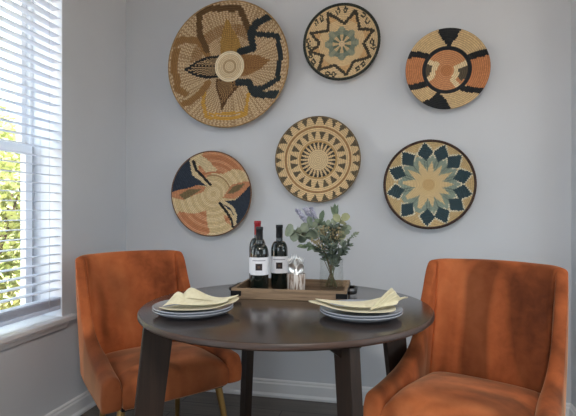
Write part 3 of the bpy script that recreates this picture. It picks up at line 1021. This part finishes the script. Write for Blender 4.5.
def spoon(name, label, base, tip, kind, roll, grp):
    base, tip = Vector(base), Vector(tip)
    root = thing(name, label, kind, base, 0, grp)
    d = (tip - base); L = d.length; d.normalize()
    side = (RGT * math.cos(roll) + FWD * math.sin(roll)); side = (side - d * side.dot(d)).normalized(); nrm = d.cross(side)

    def q(l, x, y):
        return d * l + side * x + nrm * y

    def ribbon(prof, th=0.0016, curve=None):
        vs = []
        for l, w_ in prof:
            c_ = curve(l) if curve else 0.0
            vs += [q(l, -w_, c_), q(l, w_, c_), q(l, w_, c_ + th), q(l, -w_, c_ + th)]
        n_ = len(prof); fs = [(3, 2, 1, 0), (4 * n_ - 4, 4 * n_ - 3, 4 * n_ - 2, 4 * n_ - 1)]
        for i in range(n_ - 1):
            fs += [(4 * i + k, 4 * i + (k + 1) % 4, 4 * i + 4 + (k + 1) % 4, 4 * i + 4 + k) for k in range(4)]
        return vs, fs
    hl = L - (0.046 if kind == 'spoon' else 0.055)
    vs, fs = ribbon([(0, 0.006), (0.012, 0.009), (0.05, 0.007), (hl * 0.75, 0.0035), (hl, 0.0032)])
    MB().add(vs, fs).build('handle', M['steel'], root, bevel=0.0005)
    if kind == 'spoon':
        m = MB(); vs = []; nn, mm = 8, 16
        for i in range(nn + 1):
            r_ = i / nn
            for k in range(mm):
                a = 2 * PI * k / mm
                vs.append(q(hl + 0.023 + 0.024 * r_ * math.cos(a), 0.0145 * r_ * math.sin(a) * (1 + 0.12 * math.cos(a)), 0.009 * (1 - r_ * r_)))
        fs = [(i * mm + k, i * mm + (k + 1) % mm, (i + 1) * mm + (k + 1) % mm, (i + 1) * mm + k) for i in range(nn) for k in range(mm)]
        m.add(vs, fs).build('bowl', M['steel'], root, solid=0.0012)
    else:
        m = MB()
        vs, fs = ribbon([(hl - 0.002, 0.0032), (hl + 0.008, 0.0105), (hl + 0.018, 0.0115)], 0.0016); m.add(vs, fs)
        for x in (-0.0098, -0.0033, 0.0033, 0.0098):
            vs = []
            for l, w_ in ((hl + 0.017, 0.0018), (hl + 0.045, 0.0015), (hl + 0.055, 0.0006)):
                vs += [q(l, x - w_, 0), q(l, x + w_, 0), q(l, x + w_, 0.0016), q(l, x - w_, 0.0016)]
            fs = [(3, 2, 1, 0), (8, 9, 10, 11)] + [(4 * i + k, 4 * i + (k + 1) % 4, 4 * i + 4 + (k + 1) % 4, 4 * i + 4 + k) for i in range(2) for k in range(4)]
            m.add(vs, fs)
        m.build('tines', M['steel'], root)
    return root


def cp(l, d, z):
    return cupp + RGT * l + FWD * d + Vector((0, 0, z))


spoon('spoon', 'steel spoon leaning left at the front of the cup', cp(0.012, 0.004, 0.012), cp(-0.026, -0.026, 0.122), 'spoon', 0.15, 'cutlery in the cup')
spoon('spoon', 'steel spoon leaning right at the front of the cup', cp(-0.010, 0.006, 0.012), cp(0.024, -0.028, 0.120), 'spoon', -0.3, 'cutlery in the cup')
spoon('spoon', 'tall steel spoon in the middle of the cup', cp(0.006, -0.010, 0.012), cp(0.004, 0.010, 0.140), 'spoon', 0.5, 'cutlery in the cup')
spoon('fork', 'steel fork standing tallest in the cup', cp(0.010, -0.014, 0.012), cp(-0.010, 0.024, 0.156), 'fork', 0.0, 'cutlery in the cup')
spoon('fork', 'steel fork leaning right in the cup', cp(-0.016, -0.006, 0.012), cp(0.026, 0.018, 0.144), 'fork', 0.35, 'cutlery in the cup')
spoon('fork', 'steel fork leaning left behind the front spoon', cp(0.018, 0.004, 0.012), cp(-0.030, 0.012, 0.140), 'fork', -0.35, 'cutlery in the cup')

# glass vase and its sprigs
vp = at(331.5, 2.050)
vs_ = thing('glass_vase', 'clear glass vase of greenery at the tray right end', 'vase', vp, 0)
MB().lathe([(0, 0.0), (0.046, 0.0), (0.051, 0.004), (0.052, 0.06), (0.049, 0.10), (0.051, 0.134), (0.0495, 0.1345), (0.0465, 0.10), (0.0485, 0.06), (0.047, 0.010), (0, 0.008)], 44).build('vase_wall', M['vase'], vs_, angle=50)


def leaf(m, o, d, n, L, W, mi=0, rnd=0.0, cup=0.15):
    """a leaf from o along d with face normal n; rnd = 1 gives a round one"""
    d = d.normalized(); s = d.cross(n).normalized(); n = s.cross(d)
    prof = [(0.0, 0.05), (0.2, 0.62 + 0.25 * rnd), (0.5, 1.0), (0.8, 0.62 + 0.25 * rnd), (1.0, 0.03 + 0.2 * rnd)]
    vs = []
    for l, w_ in prof:
        dz = -0.10 * L * l * l
        vs += [o + d * (l * L) - s * (w_ * W / 2) + n * (dz + cup * W * w_ * 0.5), o + d * (l * L) + n * dz, o + d * (l * L) + s * (w_ * W / 2) + n * (dz + cup * W * w_ * 0.5)]
    fs = []
    for i in range(4):
        a = 3 * i
        fs += [(a, a + 1, a + 4, a + 3), (a + 1, a + 2, a + 5, a + 4)]
    m.add(vs, fs, mi)


def vpt(px, py, dd=0.0):
    """a point by the vase: picture column, row, and depth away from the vase"""
    dep = 2.075 + dd
    return gp(dep * (px - HX) / F, dep, EYE - dep * (py - HY) / F)


def sprig(name, label, tip, foot, kind, seed, cat='sprig', n=9, L=0.04, W=0.035, mat='euc', mid=None, start=0.35, spread=1.0):
    r = random.Random(seed)
    foot = vp + RGT * foot[0] + FWD * foot[1] + Vector((0, 0, 0.014))
    neck = mid if mid is not None else foot.lerp(tip, 0.5) + Vector((0, 0, 0.02))
    path = [Vector(p) for p in spline([tuple(foot), tuple(foot.lerp(neck, 0.6)), tuple(neck), tuple(neck.lerp(tip, 0.55) + Vector((0, 0, 0.008))), tuple(tip)], 5)]
    root = thing(name, label, cat, foot, 0, 'sprigs in the glass vase')
    rel = [p - foot for p in path]; k = len(rel)
    MB().tube(rel, [0.0020 - 0.0012 * i / (k - 1) for i in range(k)], 6).build('stem', M['stem_br' if kind in ('seed', 'round') else 'stem'], root)
    m = MB()
    for i in range(n):
        u = start + (1 - start) * (i + 0.5) / n
        q = u * (k - 1); a = int(q); b = min(a + 1, k - 1)
        p = rel[a].lerp(rel[b], q - a); d = (rel[b] - rel[a]).normalized() if a != b else (rel[-1] - rel[-2]).normalized()
        ang = i * 2.4 + r.uniform(-0.4, 0.4)
        sd = (RGT * math.cos(ang) + FWD * math.sin(ang) * 0.8 - d * d.dot(RGT * math.cos(ang) + FWD * math.sin(ang) * 0.8)).normalized()
        if kind == 'round':
            dirn = (sd * spread + d * 0.5 + Vector((0, 0, r.uniform(-0.2, 0.3))))
            nn = (-FWD + sd * r.uniform(-0.6, 0.6) + Vector((0, 0, r.uniform(0.0, 0.7))))
            leaf(m, p, dirn, nn, L * r.uniform(0.8, 1.15), W * r.uniform(0.85, 1.15), 0, 0.9)
        elif kind == 'long':
            for sg in (-1, 1):
                dirn = sd * sg * 0.75 * spread + d * 0.8 + Vector((0, 0, r.uniform(-0.2, 0.2)))
                nn = -FWD * 0.7 + Vector((0, 0, 0.6)) + RGT * r.uniform(-0.5, 0.5)
                leaf(m, p, dirn, nn, L * r.uniform(0.75, 1.2), W * r.uniform(0.8, 1.2), 0, 0.0)
        elif kind == 'lav':
            for sg in range(4):
                aa = ang + sg * PI / 2
                off = (RGT * math.cos(aa) + FWD * math.sin(aa)) * W * (0.35 + 0.3 * r.random())
                c_ = p + off + Vector((0, 0, r.uniform(-0.003, 0.003)))
                m.ball(tuple(c_), L * r.uniform(0.8, 1.2), 6, 4, 0, (0.8, 0.8, 1.3))
        elif kind == 'seed':
            for sg in range(3):
                off = Vector((r.uniform(-1, 1), r.uniform(-1, 1), r.uniform(-0.6, 0.6))) * W
                m.ball(tuple(p + off), L * r.uniform(0.7, 1.3), 6, 4, 0)
    m.build({'lav': 'flower_spike', 'seed': 'seed_cluster'}.get(kind, 'foliage'), M[mat], root, fixn=kind in ('lav', 'seed'))
    return root


nk = lambda px, py, dd=0.0: vpt(px, py, dd)
sprig('eucalyptus_sprig', 'round leaved eucalyptus sprig arching furthest left above the cutlery', vpt(293, 231, -0.04), (0.018, 0.0), 'round', 1, n=7, L=0.052, W=0.054, mat='euc', mid=vpt(318, 246, -0.01), start=0.60)
sprig('eucalyptus_sprig', 'round leaved eucalyptus sprig ending below the lavender', vpt(308, 225, -0.02), (0.022, 0.010), 'round', 2, n=6, L=0.050, W=0.054, mat='euc', mid=vpt(322, 244, -0.01), start=0.6)
sprig('eucalyptus_sprig', 'grey green sprig with small leaves leaning left at mid height', vpt(302, 246, -0.05), (0.014, -0.012), 'long', 3, n=9, L=0.034, W=0.017, mat='olive', mid=vpt(324, 252, -0.02), start=0.5)
sprig('eucalyptus_sprig', 'upright sprig with yellowish round leaves at the top right', vpt(341, 217, 0.0), (-0.020, 0.0), 'round', 4, n=6, L=0.042, W=0.042, mat='euc_y', mid=vpt(337, 244, 0.0), start=0.58)
sprig('olive_sprig', 'narrow leaved sprig pointing straight up, tallest on the right', vpt(335, 211, 0.02), (0.006, 0.012), 'long', 5, n=3, L=0.050, W=0.017, mat='olive', mid=vpt(335, 242, 0.01), start=0.80, spread=0.35)
sprig('olive_sprig', 'narrow leaved green sprig near the middle of the bouquet', vpt(319, 219, 0.02), (0.012, -0.006), 'long', 6, n=10, L=0.044, W=0.019, mat='olive', mid=vpt(327, 246, 0.0), start=0.5)
sprig('leafy_sprig', 'dark leafy sprig drooping over the vase front', vpt(326, 238, -0.06), (-0.008, -0.01), 'long', 7, n=14, L=0.036, W=0.015, mat='euc_d', mid=vpt(331, 258, -0.02), start=0.42)
sprig('leafy_sprig', 'dark leafy sprig spreading right over the vase rim', vpt(348, 245, -0.03), (-0.018, 0.006), 'long', 8, n=14, L=0.034, W=0.014, mat='euc_d', mid=vpt(336, 259, -0.01), start=0.42)
sprig('leafy_sprig', 'dark leafy sprig low on the left of the vase rim', vpt(318, 250, -0.03), (0.022, -0.016), 'long', 9, n=12, L=0.032, W=0.014, mat='euc_d', mid=vpt(327, 260, -0.02), start=0.45)
sprig('leafy_sprig', 'dark leafy sprig rising through the bouquet middle', vpt(334, 228, -0.03), (-0.002, 0.02), 'long', 10, n=14, L=0.036, W=0.016, mat='euc_d', mid=vpt(333, 252, -0.01), start=0.42)
sprig('eucalyptus_sprig', 'pale eucalyptus sprig at the right shoulder of the bouquet', vpt(346, 228, 0.0), (-0.024, -0.008), 'round', 11, n=9, L=0.030, W=0.030, mat='euc', mid=vpt(338, 248, 0.0), start=0.55)
sprig('leafy_sprig', 'dark feathery sprig low in the centre above the vase rim', vpt(333, 246, -0.07), (0.0, -0.02), 'long', 21, n=18, L=0.026, W=0.010, mat='euc_d', mid=vpt(332, 262, -0.03), start=0.40)
sprig('leafy_sprig', 'dark feathery sprig low on the right above the vase rim', vpt(344, 251, -0.05), (-0.012, -0.014), 'long', 22, n=16, L=0.026, W=0.010, mat='euc_d', mid=vpt(336, 264, -0.02), start=0.40)
sprig('eucalyptus_sprig', 'grey green eucalyptus sprig between the seed clusters', vpt(331, 222, -0.01), (-0.006, 0.012), 'round', 23, n=9, L=0.030, W=0.028, mat='euc', mid=vpt(331, 246, 0.0), start=0.55)
sprig('wispy_sprig', 'thin wispy sprig reaching furthest right', vpt(357, 233, 0.02), (-0.026, 0.01), 'long', 12, n=7, L=0.016, W=0.010, mat='euc', mid=vpt(340, 250, 0.01), start=0.62)
sprig('lavender_sprig', 'lavender spike leaning furthest left', vpt(297, 210, 0.01), (0.024, 0.014), 'lav', 13, n=20, L=0.0052, W=0.017, mat='lav', mid=vpt(320, 242, 0.01), start=0.72)
sprig('lavender_sprig', 'lavender spike second from the left', vpt(305, 208, 0.02), (0.020, 0.020), 'lav', 14, n=18, L=0.0050, W=0.015, mat='lav', mid=vpt(322, 242, 0.02), start=0.74)
sprig('lavender_sprig', 'lavender spike nearest the bouquet middle', vpt(311, 208, 0.03), (0.014, 0.022), 'lav', 15, n=18, L=0.0050, W=0.015, mat='lav', mid=vpt(324, 242, 0.02), start=0.72)
sprig('seed_sprig', 'tan seed cluster sprig in the middle of the bouquet', vpt(324, 228, -0.04), (0.004, -0.018), 'seed', 16, n=26, L=0.0032, W=0.022, mat='seed', mid=vpt(329, 250, -0.01), start=0.62)
sprig('seed_sprig', 'tan seed cluster sprig to the right of the middle', vpt(337, 230, -0.045), (-0.010, -0.02), 'seed', 17, n=24, L=0.0032, W=0.022, mat='seed', mid=vpt(333, 250, -0.01), start=0.64)
sprig('seed_sprig', 'tan seed cluster sprig low on the left', vpt(313, 240, -0.045), (0.016, -0.022), 'seed', 18, n=20, L=0.0030, W=0.020, mat='seed', mid=vpt(326, 254, -0.02), start=0.64)

# ------------------------------------------------------------------ plates and napkins


def plate(label, pos):
    R_ = 0.138
    root = tag(MB().lathe([(0, 0.002), (0.075, 0.002), (0.080, 0.0), (0.086, 0.0), (0.092, 0.004), (0.122, 0.0095), (R_ - 0.002, 0.0190), (R_, 0.0215), (R_ - 0.0015, 0.0235), (R_ - 0.005, 0.0225),
                           (0.120, 0.0140), (0.102, 0.0085), (0.088, 0.0070), (0, 0.0070)], 72).build('dinner_plate', M['plate'], angle=60), label, 'plate', 'grey plates on the table')
    root.location = pos
    return root


pl = Vector((-0.672, 1.516, TZ + 0.0002)); pr = Vector((-0.103, 1.594, TZ + 0.0002))
plate('lower grey plate of the left pair', pl)
plate('upper grey plate of the left pair, under the two peaked napkin', pl + Vector((0, 0, 0.0085)))
plate('lower grey plate of the right pair', pr)
plate('upper grey plate of the right pair, under the fanned napkin', pr + Vector((0, 0, 0.0085)))


def sheet(rows, sub=2, name='fold', parent=None, thick=0.0022):
    """rows of (x right, y away, z up) in cm"""
    ncol = len(rows[0]); vs = []
    for r_ in rows:
        for x, y, z_ in r_:
            p = RGT * (x / 100) + FWD * (y / 100) + Vector((0, 0, z_ * 1.28 / 100)); vs.append(p)
    fs = [(j * ncol + i, j * ncol + i + 1, (j + 1) * ncol + i + 1, (j + 1) * ncol + i) for j in range(len(rows) - 1) for i in range(ncol - 1)]
    return MB().add(vs, fs).build(name, M['napkin'], parent, solid=thick, subsurf=sub, fixn=True)


zt = TZ + 0.0087 + 0.0075
nl = thing('cloth_napkin', 'cream napkin with two folded peaks on the left plate', 'napkin', (pl.x, pl.y, zt), 0, 'cream napkins on the plates')
# flat under layer reaching to the right
sheet([[(-12, -3.5, 1.3), (-8, -6.5, .7), (-2, -8, .9), (4, -7.5, .9), (9, -6, 1.2), (12, -4, 1.9), (14, -2, 1.9)],
       [(-11, -1, .5), (-7, -2, .3), (-2, -3, .3), (4, -3, .3), (9, -2, .6), (12.5, -.5, 1.9), (15.5, 1, 2.2)],
       [(-9, 3, .3), (-6, 3, .3), (-1, 3, .3), (4, 3, .4), (9, 3, .9), (12.5, 3, 2.2), (15.8, 4, 2.5)],
       [(-6, 6, .3), (-4, 6, .3), (0, 6, .3), (4, 6, .4), (8, 5, 1.0), (12, 5, 2.2), (15, 6, 2.4)]], parent=nl, name='lower_fold')
# first peak
sheet([[(-10.5, -4.0, 1.1), (-8, -4.5, 1.8), (-5, -4.7, 2.0), (-1, -4.8, 1.8), (4, -4.6, 1.6), (9, -3.6, 1.9), (12.5, -2.4, 2.3)],
       [(-9.5, -2.4, 1.2), (-7.5, -2.2, 3.0), (-5.4, -2.0, 3.9), (-2.5, -2.2, 2.8), (3, -2.4, 2.3), (8.5, -2, 2.2), (12.5, -1.6, 2.8)],
       [(-8.5, 0, 1.2), (-6.8, 0.2, 4.2), (-5.2, 0.4, 5.8), (-3.6, 0.4, 4.1), (2, 0, 2.8), (8, -.4, 2.4), (12.5, -.6, 2.9)],
       [(-8, 1.6, .8), (-6.5, 1.8, 2.6), (-5.0, 2.2, 3.3), (-3.2, 2.2, 2.4), (2, 1.8, 1.8), (8, 1.2, 1.6), (12.5, .6, 2.2)]], parent=nl, name='front_fold')
# second, wider peak just behind and to the right
sheet([[(-5.5, -1.5, 2.4), (-3.5, -1.8, 3.0), (-1.2, -2, 3.2), (3, -2.2, 2.8), (7.5, -1.6, 2.4), (12, 0.2, 2.5), (15.2, 2.6, 3.0)],
       [(-5.0, .8, 2.6), (-3.0, .8, 4.6), (-1.2, .8, 5.4), (2.6, .4, 3.9), (7.2, .4, 2.7), (12, 1.6, 2.8), (15.4, 3.4, 3.5)],
       [(-4.6, 2.6, 2.4), (-2.8, 2.6, 5.1), (-1.3, 2.8, 6.5), (2.4, 2.4, 4.5), (7, 2.2, 2.8), (12, 2.8, 2.7), (15.4, 4.2, 3.2)],
       [(-4.4, 5, .8), (-2.6, 5, 2.2), (-1.2, 5.2, 2.8), (2.4, 5, 2.0), (7, 4.4, 1.4), (12, 4, 2.3), (15, 5, 2.6)]], parent=nl, name='rear_fold')

nr = thing('cloth_napkin', 'cream napkin with fanned pleats on the right plate', 'napkin', (pr.x, pr.y, zt), 0, 'cream napkins on the plates')
sheet([[(-17.5, 1.5, 2.3), (-13, -2.5, 2.1), (-9, -6, 1.5), (-3, -9.5, 1.4), (3, -10.5, 1.5), (8, -9, 1.4), (11, -5, 1.2)],
       [(-17.8, 2.6, 2.5), (-13, .5, 2.2), (-8, -1.5, .9), (-3, -3, .7), (3, -4, .8), (8, -3.5, .8), (11.5, -1, 1.3)],
       [(-17.6, 3.4, 2.5), (-13, 3.5, 2.2), (-8, 3, .6), (-3, 2.5, .4), (3, 2, .4), (8, 2, .5), (12, 2, 1.4)],
       [(-16.5, 4, 2.4), (-12, 5.5, 2.1), (-8, 6.5, .5), (-3, 6.5, .4), (3, 6, .4), (8, 5, .5), (11, 4, 1.2)]], parent=nr, name='lower_fold')
sheet([[(-15.5, 2.0, 3.0), (-10, -2.0, 2.5), (-5, -4.2, 2.1), (0, -5.6, 1.9), (5, -5.8, 2.2), (9, -5, 2.4), (12, -3, 2.4)],
       [(-15.5, 2.8, 3.1), (-10, .5, 2.8), (-5, -1.2, 2.6), (0, -2, 2.5), (5, -2.4, 3.0), (9, -2, 3.6), (12.5, -1, 3.4)],
       [(-15, 3.4, 2.9), (-10, 3, 2.7), (-5, 2.0, 2.6), (0, 1.6, 2.6), (5, 1.4, 3.4), (9, 1, 4.6), (13, .6, 4.2)],
       [(-13, 4, 2.3), (-9, 5, 1.6), (-5, 5, 1.4), (0, 4.6, 1.4), (5, 4.0, 1.9), (9, 3.2, 3.0), (13, 2, 2.8)]], parent=nr, name='upper_fold')
# fan of pleats rising to the right
rows = []
NR = 33
for j in range(NR):
    u = j / (NR - 1)
    zig = math.cos(u * 5 * 2 * PI)
    foot = (1.5 + 9.5 * u, -7.4 + 5.0 * u, 1.7 + 0.7 * u)
    top = (10.2 + 6.2 * u, -1.6 + 3.0 * u, 6.4 - 2.9 * u - 1.2 * math.sin(PI * u) ** 2)
    r_ = []
    for i in range(7):
        q = i / 6
        amp = zig * (0.25 + 0.65 * q)
        r_.append((foot[0] + (top[0] - foot[0]) * q - 0.45 * amp, foot[1] + (top[1] - foot[1]) * q - 0.9 * amp, foot[2] + (top[2] - foot[2]) * q ** 1.25 + 0.5 * math.sin(PI * q) + 0.45 * amp))
    rows.append(r_)
sheet(rows, 1, 'pleated_fold', nr, 0.0016)

# ------------------------------------------------------------------ outside the window
gd = MB().box((-40, -25, -0.50), (40, 40, -0.32)).build('ground', M['mulch'], smooth=False)
struct(gd, 'pale mulch ground outside the window', 'ground')


def shrub(label, x, y, h, r_, n, mat, seed, zb=-0.32, name='shrub', grp='shrubs outside the window'):
    rn = random.Random(seed)
    root = thing(name, label, name.split('_')[-1], (x, y, zb), 0, grp)
    m = MB()
    for k in range(5):
        a = k * 1.256
        m.tube([(0.03 * math.cos(a), 0.03 * math.sin(a), 0), (0.2 * r_ * math.cos(a), 0.2 * r_ * math.sin(a), h * 0.4), (0.5 * r_ * math.cos(a), 0.5 * r_ * math.sin(a), h * 0.8)], [0.03, 0.02, 0.006], 6)
    m.build('branch', M['bark'], root)
    m = MB()
    for i in range(n):
        a = rn.uniform(0, 2 * PI); zz = rn.random()
        pr_ = r_ * math.sqrt(max(0.03, 1 - (2 * zz - 0.85) ** 2 * 0.72)) * rn.uniform(0.62, 1.05)
        o = Vector((pr_ * math.cos(a), pr_ * math.sin(a), h * (0.06 + 0.94 * zz) + rn.uniform(-.08, .08)))
        d = Vector((math.cos(a) + rn.uniform(-.8, .8), math.sin(a) + rn.uniform(-.8, .8), rn.uniform(-.6, .8))).normalized()
        nn = Vector((rn.uniform(-1, 1), rn.uniform(-1, 1), 1)).normalized()
        s = d.cross(nn).normalized(); L = rn.uniform(0.09, 0.17); W = L * 0.5
        m.add([o, o + d * L * .5 - s * W * .5 + nn * .012, o + d * L, o + d * L * .5 + s * W * .5 + nn * .012], [(0, 1, 2), (0, 2, 3)])
    m.build('foliage', M[mat], root, smooth=False, fixn=False)
    return root


for i, (lb, x, y, h, r_, n, mt) in enumerate((
        ('leafy green shrub seen low through the window', -4.4, 4.3, 2.3, 0.95, 5200, 'shrub'),
        ('bright green shrub at the left edge behind the blind', -4.7, 2.9, 2.6, 1.0, 5200, 'shrub_b'),
        ('pale leafy shrub further back beyond the window', -6.3, 5.9, 3.0, 1.2, 5600, 'shrub_b'),
        ('tall pale shrub furthest from the window glass', -8.6, 7.4, 3.3, 1.5, 5600, 'shrub_b'),
        ('low broad shrub between the window and the tall pale shrub', -6.9, 4.0, 2.4, 1.2, 5200, 'shrub_b'),
        ('dense green shrub at the far right beyond the window', -4.9, 5.9, 2.2, 0.95, 4600, 'shrub'))):
    shrub(lb, x, y, h, r_, n, mt, 40 + i)

# ------------------------------------------------------------------ light
wd = bpy.data.worlds.new('sky'); sc.world = wd; wd.use_nodes = True
bg = wd.node_tree.nodes['Background']; bg.inputs[0].default_value = (0.80, 0.90, 1.0, 1); bg.inputs[1].default_value = 4.05


def lamp(name, kind, loc, energy, color=(1, 1, 1), target=None, rot=None, **kw):
    l = bpy.data.lights.new(name, kind); l.energy = energy; l.color = color
    for k, v in kw.items():
        setattr(l, k, v)
    o = bpy.data.objects.new(name, l); C.objects.link(o); o.location = loc
    if target is not None:
        o.rotation_euler = (Vector(target) - Vector(loc)).to_track_quat('-Z', 'Y').to_euler()
    if rot: o.rotation_euler = rot
    return o


lamp('sun', 'SUN', (5, -2, 14), 14.0, (1.0, 0.95, 0.88), target=(-3.0, 3.2, 0), angle=0.01)
# daylight entering by the seen window and the added ones
for q in (W1, W2):
    o = lamp('daylight_portal', 'AREA', (XL - WT - 0.01, (q[0] + q[1]) / 2, (q[2] + q[3]) / 2), 1, (1, 1, 1), target=(5, (q[0] + q[1]) / 2, (q[2] + q[3]) / 2), shape='RECTANGLE', size=q[1] - q[0], size_y=q[3] - q[2])
    o.data.cycles.is_portal = True
o = lamp('daylight_portal', 'AREA', ((DW[0] + DW[1]) / 2, YF - 0.16, (DW[2] + DW[3]) / 2), 1, (1, 1, 1), target=((DW[0] + DW[1]) / 2, 5, (DW[2] + DW[3]) / 2), shape='RECTANGLE', size=DW[1] - DW[0], size_y=DW[3] - DW[2])
o.data.cycles.is_portal = True
o = lamp('daylight_portal', 'AREA', (XE + 0.16, (RW[0] + RW[1]) / 2, (RW[2] + RW[3]) / 2), 1, (1, 1, 1), target=(0, (RW[0] + RW[1]) / 2, (RW[2] + RW[3]) / 2), shape='RECTANGLE', size=RW[1] - RW[0], size_y=RW[3] - RW[2])
o.data.cycles.is_portal = True
# unseen ceiling fixture added behind the camera as fill light
fx = thing('ceiling_fill_light', 'round flush fill light added on the ceiling behind the camera', 'fill lamp', (0.35, -0.5, ZC), 0)
MB().lathe([(0, 0), (0.24, 0), (0.24, -0.035), (0.225, -0.035), (0.225, -0.012), (0, -0.012)], 40).build('added_fixture_ring', M['brass'], fx, angle=40)
lamp('ceiling_fill_lamp', 'AREA', (0.35, -0.5, ZC - 0.04), 52, (1.0, 0.97, 0.93), rot=(0, 0, 0), shape='DISK', size=0.44)

fx2 = dup(fx, (2.1, 0.2, ZC), 0, 'round flush fill light added on the ceiling in the widened right part')
lamp('ceiling_fill_lamp', 'AREA', (2.1, 0.2, ZC - 0.04), 8, (1.0, 0.97, 0.93), rot=(0, 0, 0), shape='DISK', size=0.44)  # second added fill light, out of view on the right

try:
    sc.cycles.use_denoising = True
    sc.cycles.max_bounces = 10; sc.cycles.diffuse_bounces = 5; sc.cycles.transparent_max_bounces = 16
    sc.cycles.sample_clamp_indirect = 6.0
except Exception:
    pass
